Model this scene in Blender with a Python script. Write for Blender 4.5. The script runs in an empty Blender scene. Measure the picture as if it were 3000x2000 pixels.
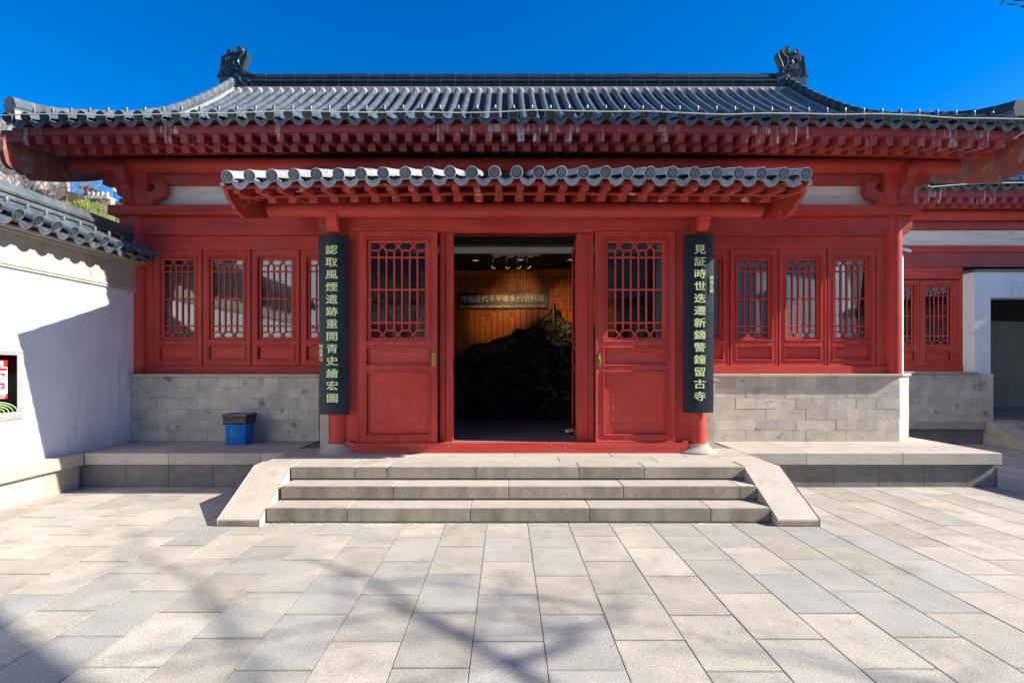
import bpy, math, random
from mathutils import Vector, Matrix, noise
random.seed(7)
R = random.Random(11)
PI = math.pi
# ------------------------------------------------------------------ camera, sky, sun, exposure
sc = bpy.context.scene
col = sc.collection
F = 1550.0
cd = bpy.data.cameras.new('camera'); cam = bpy.data.objects.new('camera', cd); col.objects.link(cam)
cd.sensor_width = 36; cd.lens = 36*F/3000; cd.shift_x = 0.006; cd.shift_y = 0.02333
cd.clip_start = 0.05; cd.clip_end = 2000
cam.location = (0, 0, 1.55); cam.rotation_euler = (PI/2, 0, 0)
sc.camera = cam
SUN = Vector((1.5, -0.23, 1.0)).normalized()          # towards the sun
w = bpy.data.worlds.new('World'); sc.world = w; w.use_nodes = True
wn = w.node_tree; wn.nodes.clear()
sky = wn.nodes.new('ShaderNodeTexSky'); sky.sky_type = 'NISHITA'; sky.sun_disc = False
sky.sun_elevation = math.asin(SUN.z); sky.sun_rotation = math.atan2(SUN.x, SUN.y)
sky.altitude = 300; sky.air_density = 1.0; sky.dust_density = 0.35; sky.ozone_density = 3.0
hs = wn.nodes.new('ShaderNodeHueSaturation'); hs.inputs['Saturation'].default_value = 1.5; hs.inputs['Value'].default_value = 0.60
hs.inputs['Hue'].default_value = 0.512
bg = wn.nodes.new('ShaderNodeBackground'); bg.inputs['Strength'].default_value = 0.15
wo = wn.nodes.new('ShaderNodeOutputWorld')
wn.links.new(sky.outputs[0], hs.inputs['Color']); wn.links.new(hs.outputs[0], bg.inputs['Color']); wn.links.new(bg.outputs[0], wo.inputs['Surface'])
sl = bpy.data.lights.new('sun', 'SUN'); sl.energy = 4.4; sl.angle = math.radians(0.5); sl.color = (1.0, 0.94, 0.86)
so = bpy.data.objects.new('sun', sl); col.objects.link(so); so.location = (30, -5, 25)
so.rotation_euler = SUN.to_track_quat('Z', 'Y').to_euler()
sc.view_settings.view_transform = 'Standard'; sc.view_settings.look = 'None'
sc.view_settings.exposure = 1.22; sc.view_settings.gamma = 1.0
sc.view_settings.use_curve_mapping = False
sc.cycles.max_bounces = 8; sc.cycles.diffuse_bounces = 5; sc.cycles.transparent_max_bounces = 12

# ------------------------------------------------------------------ materials
def lk(nt, a, b): nt.links.new(a, b)
def mat(name, c, c2=None, rough=0.6, scale=6.0, detail=4, stretch=(1, 1, 1), bump=0.0, bscale=60.0, bstretch=None,
        vary=0.0, island=False, speck=0.0, spscale=250.0, stain=None, stain_scale=3.0, stain_lo=.55, stain_hi=.7,
        stain_stretch=(1, 1, 1), metal=0.0, spec=0.5, hue=0.0, blend=(.35, .65), stain2=None, crack=0.0, coat=0.0, chips=0.0, edge=False):
    m = bpy.data.materials.new(name); m.use_nodes = True; nt = m.node_tree; N = nt.nodes
    b = N['Principled BSDF']; b.inputs['Roughness'].default_value = rough; b.inputs['Metallic'].default_value = metal
    b.inputs['Specular IOR Level'].default_value = spec
    if coat: b.inputs['Coat Weight'].default_value = coat; b.inputs['Coat Roughness'].default_value = .15
    geo = N.new('ShaderNodeNewGeometry')
    def noise_(sc_, st, det=4, rg=.6):
        mp = N.new('ShaderNodeMapping'); mp.inputs['Scale'].default_value = st
        lk(nt, geo.outputs['Position'], mp.inputs['Vector'])
        n = N.new('ShaderNodeTexNoise'); n.inputs['Scale'].default_value = sc_; n.inputs['Detail'].default_value = det
        n.inputs['Roughness'].default_value = rg
        lk(nt, mp.outputs[0], n.inputs['Vector']); return n.outputs['Fac']
    def ramp(f, lo, hi):
        r = N.new('ShaderNodeMapRange'); r.inputs['From Min'].default_value = lo; r.inputs['From Max'].default_value = hi
        lk(nt, f, r.inputs['Value']); return r.outputs[0]
    def mix(f, a, b_, mode='MIX'):
        x = N.new('ShaderNodeMix'); x.data_type = 'RGBA'; x.blend_type = mode
        if isinstance(f, float): x.inputs[0].default_value = f
        else: lk(nt, f, x.inputs[0])
        for s, v in ((x.inputs[6], a), (x.inputs[7], b_)):
            if isinstance(v, tuple): s.default_value = (*v, 1)
            else: lk(nt, v, s)
        return x.outputs[2]
    cur = c
    if c2: cur = mix(ramp(noise_(scale, stretch, detail), *blend), c, c2)
    if vary or hue:
        oi = N.new('ShaderNodeObjectInfo')
        rnd = geo.outputs['Random Per Island'] if island else oi.outputs['Random']
        h = N.new('ShaderNodeHueSaturation')
        mr = N.new('ShaderNodeMapRange'); mr.inputs['To Min'].default_value = 1-vary; mr.inputs['To Max'].default_value = 1+vary
        lk(nt, rnd, mr.inputs['Value']); lk(nt, mr.outputs[0], h.inputs['Value'])
        if isinstance(cur, tuple): h.inputs['Color'].default_value = (*cur, 1)
        else: lk(nt, cur, h.inputs['Color'])
        cur = h.outputs[0]
        if hue:   # some pieces greyer and bluer than others
            ms = N.new('ShaderNodeMath'); ms.operation = 'MULTIPLY'; ms.inputs[1].default_value = 7.31
            fr = N.new('ShaderNodeMath'); fr.operation = 'FRACT'
            lk(nt, rnd, ms.inputs[0]); lk(nt, ms.outputs[0], fr.inputs[0])
            g = ramp(fr.outputs[0], .55, 1.0)
            sm = N.new('ShaderNodeMath'); sm.operation = 'MULTIPLY'; sm.inputs[1].default_value = hue
            lk(nt, g, sm.inputs[0])
            cur = mix(sm.outputs[0], cur, (.30, .315, .315))
    if stain: cur = mix(ramp(noise_(stain_scale, stain_stretch, 6, .65), stain_lo, stain_hi), cur, stain)
    if stain2: # light streaks running down, gathered in patches
        a = ramp(noise_(14, (1.6, 1.6, .12), 4, .7), .53, .60); p = ramp(noise_(1.3, (1, 1, .3), 2), .5, .6)
        mm = N.new('ShaderNodeMath'); mm.operation = 'MULTIPLY'; lk(nt, a, mm.inputs[0]); lk(nt, p, mm.inputs[1])
        cur = mix(mm.outputs[0], cur, stain2)
    if chips:
        a = ramp(noise_(34, (1, 1, 1), 6, .75), chips, chips+.015); p = ramp(noise_(2.2, (1, 1, 1), 2), .52, .6)
        mm = N.new('ShaderNodeMath'); mm.operation = 'MULTIPLY'; lk(nt, a, mm.inputs[0]); lk(nt, p, mm.inputs[1])
        cur = mix(mm.outputs[0], cur, (.62, .40, .33))
        d_ = ramp(noise_(1.1, (1, 1, 1.6), 5, .6), .40, .75); d2 = N.new('ShaderNodeMath'); d2.operation = 'MULTIPLY'; d2.inputs[1].default_value = .26; lk(nt, d_, d2.inputs[0])
        cur = mix(d2.outputs[0], cur, (.60, .16, .135))
    if speck: 
        s_ = ramp(noise_(spscale, (1, 1, 1), 2, .5), .35, .65)
        mr = N.new('ShaderNodeMapRange'); mr.inputs['To Min'].default_value = 1-speck; mr.inputs['To Max'].default_value = 1+speck*.6
        lk(nt, s_, mr.inputs['Value'])
        cc = N.new('ShaderNodeCombineColor')
        for i in range(3): lk(nt, mr.outputs[0], cc.inputs[i])
        cur = mix(1.0, cur, cc.outputs[0], 'MULTIPLY')
    if edge:   # dirt gathered along the edges of each slab
        tc = N.new('ShaderNodeTexCoord'); ab = N.new('ShaderNodeVectorMath'); ab.operation = 'ABSOLUTE'; lk(nt, tc.outputs['Object'], ab.inputs[0])
        dv = N.new('ShaderNodeVectorMath'); dv.operation = 'DIVIDE'; dv.inputs[1].default_value = (.1985, .2985, 1); lk(nt, ab.outputs[0], dv.inputs[0])
        sx = N.new('ShaderNodeSeparateXYZ'); lk(nt, dv.outputs[0], sx.inputs[0])
        mxx = N.new('ShaderNodeMath'); mxx.operation = 'MAXIMUM'; lk(nt, sx.outputs[0], mxx.inputs[0]); lk(nt, sx.outputs[1], mxx.inputs[1])
        ad = N.new('ShaderNodeMath'); ad.operation = 'MULTIPLY_ADD'; ad.inputs[1].default_value = .16; lk(nt, noise_(9, (1, 1, 1), 5, .7), ad.inputs[0]); lk(nt, mxx.outputs[0], ad.inputs[2])
        e_ = ramp(ad.outputs[0], 1.02, 1.11); e2 = N.new('ShaderNodeMath'); e2.operation = 'MULTIPLY'; e2.inputs[1].default_value = .55; lk(nt, e_, e2.inputs[0])
        cur = mix(e2.outputs[0], cur, (.20, .175, .14))
        b2 = ramp(noise_(.55, (1, 1, 1), 6, .6), .50, .68); b3 = N.new('ShaderNodeMath'); b3.operation = 'MULTIPLY'; b3.inputs[1].default_value = .35; lk(nt, b2, b3.inputs[0])
        cur = mix(b3.outputs[0], cur, (.30, .275, .235))
    if crack:
        mp = N.new('ShaderNodeVectorMath'); mp.operation = 'ADD'
        nz = N.new('ShaderNodeTexNoise'); nz.inputs['Scale'].default_value = 3; lk(nt, geo.outputs['Position'], nz.inputs['Vector'])
        nm = N.new('ShaderNodeVectorMath'); nm.operation = 'SCALE'; nm.inputs['Scale'].default_value = .22; lk(nt, nz.outputs['Color'], nm.inputs[0]); nz.inputs['Scale'].default_value = 5; nz.inputs['Detail'].default_value = 6
        lk(nt, geo.outputs['Position'], mp.inputs[0]); lk(nt, nm.outputs[0], mp.inputs[1])
        vo = N.new('ShaderNodeTexVoronoi'); vo.feature = 'DISTANCE_TO_EDGE'; vo.inputs['Scale'].default_value = 1.6
        lk(nt, mp.outputs[0], vo.inputs['Vector'])
        e = ramp(vo.outputs['Distance'], .006, .0); p = ramp(noise_(1.1, (1, 1, 1), 2), .48, .62)
        mm = N.new('ShaderNodeMath'); mm.operation = 'MULTIPLY'; lk(nt, e, mm.inputs[0]); lk(nt, p, mm.inputs[1])
        m2 = N.new('ShaderNodeMath'); m2.operation = 'MULTIPLY'; m2.inputs[1].default_value = crack; lk(nt, mm.outputs[0], m2.inputs[0])
        cur = mix(m2.outputs[0], cur, (.25, .25, .26))
    if isinstance(cur, tuple): b.inputs['Base Color'].default_value = (*cur, 1)
    else: lk(nt, cur, b.inputs['Base Color'])
    if bump:
        bn = N.new('ShaderNodeBump'); bn.inputs['Strength'].default_value = bump; bn.inputs['Distance'].default_value = .01
        lk(nt, noise_(bscale, bstretch or (1, 1, 1), 4, .6), bn.inputs['Height']); lk(nt, bn.outputs[0], b.inputs['Normal'])
    return m
RED = (.58, .066, .050)
Mt = {}
Mt['red'] = mat('red_paint', RED, (.40, .046, .038), chips=.66, rough=.5, spec=.16, scale=3, stretch=(.3, 1, 3), bump=.25, bscale=25, bstretch=(.25, 1, 5), vary=.05, stain=(.30, .035, .03), stain_scale=1.5, stain_lo=.6, stain_hi=.8)
Mt['redv'] = mat('red_paint_upright', RED, (.40, .046, .038), chips=.66, rough=.48, spec=.16, scale=3, stretch=(3, 1, .3), bump=.18, bscale=30, bstretch=(5, 1, .2), vary=.04)
Mt['redplain'] = mat('red_paint_smooth', RED, (.52, .058, .044), chips=.68, rough=.46, spec=.16, scale=2, bump=.05, bscale=90)
Mt['redold'] = mat('red_paint_weathered', (.42, .05, .045), (.30, .04, .04), rough=.6, scale=5, bump=.4, bscale=25, vary=.1, stain=(.22, .10, .075), stain_scale=6, stain_lo=.56, stain_hi=.68)
Mt['redpeel'] = mat('red_paint_peeling', (.46, .05, .035), (.30, .035, .03), rough=.6, scale=6, bump=.6, bscale=30, vary=.08, stain=(.55, .40, .30), stain_scale=9, stain_lo=.62, stain_hi=.66, stain_stretch=(.5, .5, 1.6))
Mt['fascia'] = mat('eave_board_paint', (.36, .045, .045), (.28, .04, .045), rough=.6, scale=3, bump=.3, bscale=40, stain2=(.55, .50, .46), vary=.04)
Mt['tile'] = mat('grey_glazed_tile', (.125, .150, .168), (.070, .088, .100), rough=.34, scale=9, bump=.25, bscale=70, vary=.16, stain=(.26, .27, .27), stain_scale=10, stain_lo=.62, stain_hi=.75, spec=.5)
Mt['tile_i'] = mat('grey_tile_courses', (.125, .150, .168), (.070, .088, .100), rough=.34, scale=9, bump=.25, bscale=70, vary=.16, island=True, stain=(.26, .27, .27), stain_scale=10, stain_lo=.62, stain_hi=.75)
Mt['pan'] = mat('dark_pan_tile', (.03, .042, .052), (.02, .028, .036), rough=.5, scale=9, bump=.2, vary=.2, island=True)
Mt['ridge'] = mat('dark_ridge_tile', (.028, .048, .060), (.02, .034, .045), spec=.4, rough=.36, scale=7, bump=.2, bscale=50, vary=.12)
Mt['oldtile'] = mat('pale_weathered_tile', (.37, .385, .41), (.26, .275, .295), rough=.62, scale=12, bump=.35, bscale=80, vary=.12, stain=(.36, .36, .33), stain_scale=14, stain_lo=.55, stain_hi=.7)
Mt['oldtile_i'] = mat('pale_tile_courses', (.37, .385, .41), (.26, .275, .295), rough=.62, scale=12, bump=.35, bscale=80, vary=.12, island=True)
Mt['mortar'] = mat('lime_mortar', (.34, .33, .31), (.22, .22, .215), rough=.85, scale=10, bump=.6, bscale=40, stain=(.2, .2, .18), stain_scale=7)
STONE1, STONE2 = (.50, .45, .37), (.385, .352, .297)
Mt['paving'] = mat('granite_paving', STONE1, STONE2, edge=True, rough=.72, scale=3.2, detail=6, bump=.25, bscale=220, vary=.15, hue=.5, speck=.30, spscale=110, stain=(.24, .205, .16), stain_scale=2.4, stain_lo=.54, stain_hi=.80)
Mt['paving_i'] = mat('granite_paving_far', STONE1, STONE2, rough=.72, scale=3.2, detail=6, bump=.2, bscale=220, vary=.11, hue=.5, speck=.34, spscale=110, island=True, stain=(.27, .235, .185), stain_scale=2.1, stain_lo=.54, stain_hi=.80)
Mt['stone'] = mat('granite_block', (.50, .44, .365), (.42, .375, .315), rough=.8, scale=4, detail=6, bump=.5, bscale=150, vary=.08, hue=.25, speck=.18, spscale=150, stain=(.30, .265, .21), stain_scale=3, stain_lo=.56, stain_hi=.8)
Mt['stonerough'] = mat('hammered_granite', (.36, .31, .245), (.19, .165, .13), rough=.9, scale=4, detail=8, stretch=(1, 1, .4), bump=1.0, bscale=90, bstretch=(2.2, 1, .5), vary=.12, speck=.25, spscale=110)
Mt['stonedark'] = mat('dark_base_stone', (.235, .225, .21), (.16, .155, .15), rough=.85, scale=5, detail=6, bump=.6, bscale=130, vary=.1, speck=.2, spscale=130)
Mt['brick'] = mat('grey_brick', (.62, .56, .46), (.47, .43, .365), rough=.85, scale=5, detail=6, bump=.22, bscale=70, vary=.12, hue=.3, speck=.15, spscale=90, stain=(.19, .19, .19), stain_scale=5.5, stain_lo=.60, stain_hi=.72)
Mt['joint'] = mat('brick_mortar', (.50, .45, .37), (.38, .34, .29), rough=.95, scale=20)
Mt['white'] = mat('white_lime_wall', (.75, .80, .83), (.66, .71, .74), stain2=(.55, .58, .60), rough=.9, scale=1.4, detail=5, bump=.25, bscale=18, crack=.45, stain=(.52, .52, .50), stain_scale=1.6, stain_lo=.52, stain_hi=.85, stain_stretch=(1, 1, .35))
Mt['plaster'] = mat('cream_plaster', (.80, .76, .69), (.70, .67, .61), rough=.9, scale=2, stretch=(.4, 1, 4), bump=.2, bscale=30, stain=(.42, .40, .38), stain_scale=3, stain_stretch=(.4, 1, 2))
Mt['band'] = mat('grey_wall_slabs', (.46, .44, .39), (.36, .35, .32), rough=.85, scale=5, bump=.4, bscale=60, vary=.08, stain=(.24, .23, .21), stain_scale=6, stain_lo=.6, stain_hi=.75)
Mt['plaque'] = mat('black_lacquer_board', (.010, .015, .020), (.017, .024, .032), spec=.3, rough=.45, scale=7, bump=.12, bscale=40, stain=(.06, .075, .085), stain_scale=16, stain_lo=.66, stain_hi=.75, stain_stretch=(1, 1, .5))
Mt['glyph'] = mat('pale_gilt_lettering', (.78, .86, .40), (.62, .80, .42), rough=.5, scale=20)
Mt['seal'] = mat('faded_red_seal', (.5, .22, .2), rough=.7)
Mt['brass'] = mat('brass', (.62, .42, .13), (.4, .26, .08), rough=.35, metal=.9, scale=60)
Mt['blue'] = mat('blue_plastic', (.010, .17, .60), (.008, .15, .52), rough=.38, scale=4, bump=.05)
Mt['bluelight'] = mat('pale_blue_print', (.06, .42, .75), rough=.5)
Mt['bag'] = mat('black_bin_liner', (.006, .008, .010), (.012, .014, .016), rough=.25, scale=10, bump=.5, bscale=16, bstretch=(1, 1, 2))
Mt['alu'] = mat('aluminium', (.50, .50, .49), (.42, .42, .42), rough=.45, metal=.35, scale=8)
Mt['black'] = mat('matt_black', (.012, .012, .014), rough=.7)
Mt['darkceil'] = mat('dark_ceiling', (.012, .013, .018), rough=.8)
Mt['posterred'] = mat('poster_red', (.72, .02, .025), rough=.4)
Mt['posterwhite'] = mat('poster_white', (.75, .77, .80), rough=.4)
Mt['hose'] = mat('canvas_hose', (.34, .46, .20), (.24, .36, .14), rough=.8, scale=30)
Mt['slip'] = mat('amber_bamboo_slip', (.62, .15, .006), (.46, .11, .006), rough=.5, scale=8, stretch=(4, 1, .5), bump=.3, bscale=60, vary=.12)
Mt['sliptext'] = mat('burnt_lettering', (.07, .028, .012), rough=.7)
Mt['sign'] = mat('dark_sign_board', (.04, .032, .022), rough=.4)
Mt['signtext'] = mat('pale_sign_letters', (.80, .74, .62), rough=.5)
Mt['bronze'] = mat('dark_bronze_relief', (.05, .038, .017), (.010, .008, .005), rough=.45, scale=4, bump=1.0, bscale=14, metal=.35)
Mt['lampgrey'] = mat('grey_lamp_body', (.55, .55, .56), rough=.4)
Mt['beam'] = mat('pale_beam', (.86, .83, .78), rough=.8)
Mt['floor'] = mat('dark_wood_floor', (.34, .30, .29), (.24, .21, .21), rough=.35, scale=6, stretch=(.2, 6, 1))
Mt['blind'] = mat('beige_roller_blind', (.50, .47, .40), (.42, .40, .34), rough=.85, scale=60, stretch=(1, 1, .4))
Mt['cable'] = mat('pale_cable', (.72, .76, .55), rough=.5)
Mt['bark'] = mat('bark', (.14, .11, .085), (.09, .07, .055), rough=.9, scale=20, bump=.8, bscale=40)
Mt['twig'] = mat('dry_twigs', (.30, .245, .19), (.2, .16, .12), rough=.9, scale=10)
Mt['leaf'] = mat('evergreen_leaf', (.055, .085, .02), (.035, .055, .018), rough=.6, scale=2, vary=.3, island=True)
Mt['leafbright'] = mat('yellow_green_leaf', (.26, .30, .04), (.16, .20, .03), rough=.6, scale=1.2, vary=.35, island=True)
Mt['cliff'] = mat('pale_rock_wall', (.52, .44, .38), (.36, .30, .25), rough=.9, scale=.9, detail=8, bump=1, bscale=3, stain=(.2, .17, .14), stain_scale=1.4, stain_lo=.52, stain_hi=.6)
Mt['hill'] = mat('dry_hillside', (.30, .25, .18), (.17, .15, .09), rough=.95, scale=.5, detail=8, bump=.8, bscale=3)
Mt['concrete'] = mat('pale_balustrade', (.6, .57, .52), rough=.8)
Mt['green'] = mat('green_roof_tile', (.10, .20, .14), rough=.5)
Mt['grass'] = mat('ground_earth', (.2, .19, .16), (.15, .14, .12), rough=.95, scale=1)
Mt['moss'] = mat('moss', (.16, .22, .05), (.22, .22, .14), rough=.95, scale=30)
Mt['shoe'] = mat('white_shoe_canvas', (.75, .75, .75), rough=.6)
Mt['soil'] = mat('black_rubber', (.02, .02, .02), rough=.7)
Mt['barge'] = mat('weathered_bargeboard', (.32, .075, .06), (.20, .065, .055), rough=.75, scale=3, detail=7, bump=.6, bscale=20, stain=(.27, .22, .19), stain_scale=4, stain_lo=.52, stain_hi=.66)
Mt['passage'] = mat('shade_toned_passage_plaster', (.20, .21, .22), (.16, .17, .18), rough=.9, scale=2)  # white passage plaster darkened in colour to stand in for its shade
Mt['thresh'] = mat('worn_threshold_paint', RED, (.40, .046, .038), chips=.6, rough=.5, spec=.16, scale=3, stretch=(.3, 1, 3), bump=.25, bscale=25, stain=(.62, .5, .42), stain_scale=16, stain_lo=.70, stain_hi=.72, stain_stretch=(.4, 1, 1.5))
# glass: clear pane with a mirror-like film
g = bpy.data.materials.new('window_glass'); g.use_nodes = True; nt = g.node_tree; nt.nodes.clear()
o_ = nt.nodes.new('ShaderNodeOutputMaterial'); mx = nt.nodes.new('ShaderNodeMixShader'); tr = nt.nodes.new('ShaderNodeBsdfTransparent')
tr.inputs['Color'].default_value = (.80, .84, .84, 1)
gl = nt.nodes.new('ShaderNodeBsdfGlossy'); gl.inputs['Roughness'].default_value = .015; fr = nt.nodes.new('ShaderNodeFresnel'); fr.inputs['IOR'].default_value = 1.8
lk(nt, fr.outputs[0], mx.inputs[0]); lk(nt, tr.outputs[0], mx.inputs[1]); lk(nt, gl.outputs[0], mx.inputs[2]); lk(nt, mx.outputs[0], o_.inputs[0])
Mt['glass'] = g
def emis(name, c, s):
    m = bpy.data.materials.new(name); m.use_nodes = True; b = m.node_tree.nodes['Principled BSDF']
    b.inputs['Base Color'].default_value = (*c, 1); b.inputs['Emission Color'].default_value = (*c, 1); b.inputs['Emission Strength'].default_value = s
    return m
Mt['lampon'] = emis('lit_lamp', (1, .55, .28), .22)

# ------------------------------------------------------------------ mesh builder
class MB:
    def __init__(s): s.v = []; s.f = []; s.s = []
    def add(s, vs, fs, smooth=False):
        n = len(s.v); s.v += [tuple(p) for p in vs]; s.f += [tuple(n+i for i in q) for q in fs]; s.s += [smooth]*len(fs); return s
    def merge(s, o, M=None):
        n = len(s.v); s.v += [tuple(M @ Vector(p)) for p in o.v] if M else o.v
        s.f += [tuple(n+i for i in q) for q in o.f]; s.s += o.s; return s
    def box(s, x0, x1, y0, y1, z0, z1, b=0.0, M=None):
        if x0 > x1: x0, x1 = x1, x0
        if y0 > y1: y0, y1 = y1, y0
        if z0 > z1: z0, z1 = z1, z0
        if b <= 0:
            vs = [(x, y, z) for x in (x0, x1) for y in (y0, y1) for z in (z0, z1)]
            fs = [(0, 1, 3, 2), (4, 6, 7, 5), (0, 4, 5, 1), (2, 3, 7, 6), (0, 2, 6, 4), (1, 5, 7, 3)]
        else:
            b = min(b, (x1-x0)*.45, (y1-y0)*.45, (z1-z0)*.45)
            vs = []; idx = {}
            X = (x0, x1); Y = (y0, y1); Z = (z0, z1)
            for i in (0, 1):
                for j in (0, 1):
                    for k in (0, 1):
                        sx = b if i == 0 else -b; sy = b if j == 0 else -b; sz = b if k == 0 else -b
                        idx[i, j, k, 0] = len(vs); vs.append((X[i], Y[j]+sy, Z[k]+sz))
                        idx[i, j, k, 1] = len(vs); vs.append((X[i]+sx, Y[j], Z[k]+sz))
                        idx[i, j, k, 2] = len(vs); vs.append((X[i]+sx, Y[j]+sy, Z[k]))
            q = lambda *a: tuple(idx[t] for t in a)
            fs = [q((0,0,0,0),(0,0,1,0),(0,1,1,0),(0,1,0,0)), q((1,0,0,0),(1,1,0,0),(1,1,1,0),(1,0,1,0)),
                  q((0,0,0,1),(1,0,0,1),(1,0,1,1),(0,0,1,1)), q((0,1,0,1),(0,1,1,1),(1,1,1,1),(1,1,0,1)),
                  q((0,0,0,2),(0,1,0,2),(1,1,0,2),(1,0,0,2)), q((0,0,1,2),(1,0,1,2),(1,1,1,2),(0,1,1,2))]
            for i in (0, 1):
                for j in (0, 1): fs.append(q((i,j,0,0),(i,j,0,1),(i,j,1,1),(i,j,1,0)))
                for k in (0, 1): fs.append(q((i,0,k,0),(i,0,k,2),(i,1,k,2),(i,1,k,0)))
            for j in (0, 1):
                for k in (0, 1): fs.append(q((0,j,k,1),(0,j,k,2),(1,j,k,2),(1,j,k,1)))
            for i in (0, 1):
                for j in (0, 1):
                    for k in (0, 1): fs.append(q((i,j,k,0),(i,j,k,1),(i,j,k,2)))
        if M: vs = [M @ Vector(p) for p in vs]
        return s.add(vs, fs)
    def prism(s, poly, axis, a0, a1, smooth=False):
        """poly: (p,q) pairs; axis 'x': (y,z), 'y': (x,z), 'z': (x,y)"""
        def P(p, a): return {'x': (a, p[0], p[1]), 'y': (p[0], a, p[1]), 'z': (p[0], p[1], a)}[axis]
        n = len(poly); s.add([P(p, a0) for p in poly]+[P(p, a1) for p in poly], [tuple(range(n)), tuple(range(2*n-1, n-1, -1))])
        k = len(s.v)-2*n
        for i in range(n):
            j = (i+1) % n; s.f.append((k+i, k+j, k+n+j, k+n+i)); s.s.append(smooth)
        return s
    def tube(s, path, r, n=6, closed=False, taper=None):
        pts = [Vector(p) for p in path]; m = len(pts); rings = []
        up = None
        for i, p in enumerate(pts):
            a = pts[(i-1) % m] if (closed or i > 0) else p; b = pts[(i+1) % m] if (closed or i < m-1) else p
            t = (b-a).normalized() if (b-a).length > 1e-9 else Vector((0, 0, 1))
            if up is None: up = t.orthogonal().normalized()
            up = (up - t*up.dot(t)); up = up.normalized() if up.length > 1e-6 else t.orthogonal().normalized()
            sd = t.cross(up); rr = r if taper is None else taper[i]
            rings.append([p + (up*math.cos(2*PI*k/n) + sd*math.sin(2*PI*k/n))*rr for k in range(n)])
        base = len(s.v)
        for rg in rings: s.v += [tuple(q) for q in rg]
        M_ = m if closed else m-1
        for i in range(M_):
            j = (i+1) % m
            for k in range(n):
                l = (k+1) % n; s.f.append((base+i*n+k, base+i*n+l, base+j*n+l, base+j*n+k)); s.s.append(True)
        if not closed:
            s.f.append(tuple(base+k for k in range(n-1, -1, -1))); s.s.append(False)
            s.f.append(tuple(base+(m-1)*n+k for k in range(n))); s.s.append(False)
        return s
    def lathe(s, prof, c=(0, 0, 0), n=20, smooth=True, axis='z'):
        base = len(s.v); m = len(prof)
        for r, z in prof:
            for k in range(n):
                a = 2*PI*k/n; x, y = r*math.cos(a), r*math.sin(a)
                s.v.append((c[0]+x, c[1]+y, c[2]+z) if axis == 'z' else ((c[0]+z, c[1]+x, c[2]+y) if axis == 'x' else (c[0]+x, c[1]+z, c[2]+y)))
        for i in range(m-1):
            for k in range(n):
                l = (k+1) % n; s.f.append((base+i*n+k, base+i*n+l, base+(i+1)*n+l, base+(i+1)*n+k)); s.s.append(smooth)
        s.f.append(tuple(base+k for k in range(n-1, -1, -1))); s.s.append(False)
        s.f.append(tuple(base+(m-1)*n+k for k in range(n))); s.s.append(False)
        return s
    def ring(s, x0, x1, z0, z1, prof):
        """mitred moulding round a rectangle in the XZ plane; prof = (inset, y)"""
        base = len(s.v); m = len(prof)
        for d, y in prof:
            s.v += [(x0+d, y, z0+d), (x1-d, y, z0+d), (x1-d, y, z1-d), (x0+d, y, z1-d)]
        for i in range(m-1):
            for k in range(4):
                l = (k+1) % 4; s.f.append((base+i*4+k, base+i*4+l, base+(i+1)*4+l, base+(i+1)*4+k)); s.s.append(False)
        return s
    def mesh(s, name):
        me = bpy.data.meshes.new(name); me.from_pydata(s.v, [], s.f)
        me.polygons.foreach_set('use_smooth', s.s); me.update()
        if any(s.s): me.set_sharp_from_angle(angle=math.radians(42))
        return me
    def build(s, name, m, parent=None, **kw): return place(name, s.mesh(name), m, parent, **kw)
def place(name, me, m, parent=None, M=None, kind=None, label=None, cat=None, group=None):
    if isinstance(m, str): m = Mt[m]
    if m is not None and (len(me.materials) == 0): me.materials.append(m)
    o = bpy.data.objects.new(name, me); col.objects.link(o)
    if M is not None: o.matrix_basis = M
    attach(o, parent)
    tag(o, label, cat, group, kind)
    return o
def attach(o, p):
    if p is None: return
    o.parent = p; o.matrix_parent_inverse = p.matrix_basis.inverted()
def tag(o, label=None, cat=None, group=None, kind=None):
    for k, v in (('label', label), ('category', cat), ('group', group), ('kind', kind)):
        if v: o[k] = v
    return o
def thing(name, loc, label, cat, group=None, kind=None):
    o = bpy.data.objects.new(name, None); col.objects.link(o); o.empty_display_size = .2
    o.matrix_basis = Matrix.Translation(Vector(loc)); return tag(o, label, cat, group, kind)
def cp(o, parent, M=None):
    c = o.copy(); col.objects.link(c)
    if M is not None: c.matrix_basis = M
    c.parent = None; attach(c, parent); return c
def T(x, y, z, rx=0, ry=0, rz=0, sx=1, sy=1, sz=1):
    return Matrix.Translation((x, y, z)) @ Matrix.Rotation(rz, 4, 'Z') @ Matrix.Rotation(ry, 4, 'Y') @ Matrix.Rotation(rx, 4, 'X') @ Matrix.Diagonal((sx, sy, sz, 1))
def PX(u, Y): return (u-1482)*Y/F
def PZ(v, Y): return 1.55-(v-1070)*Y/F

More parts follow.
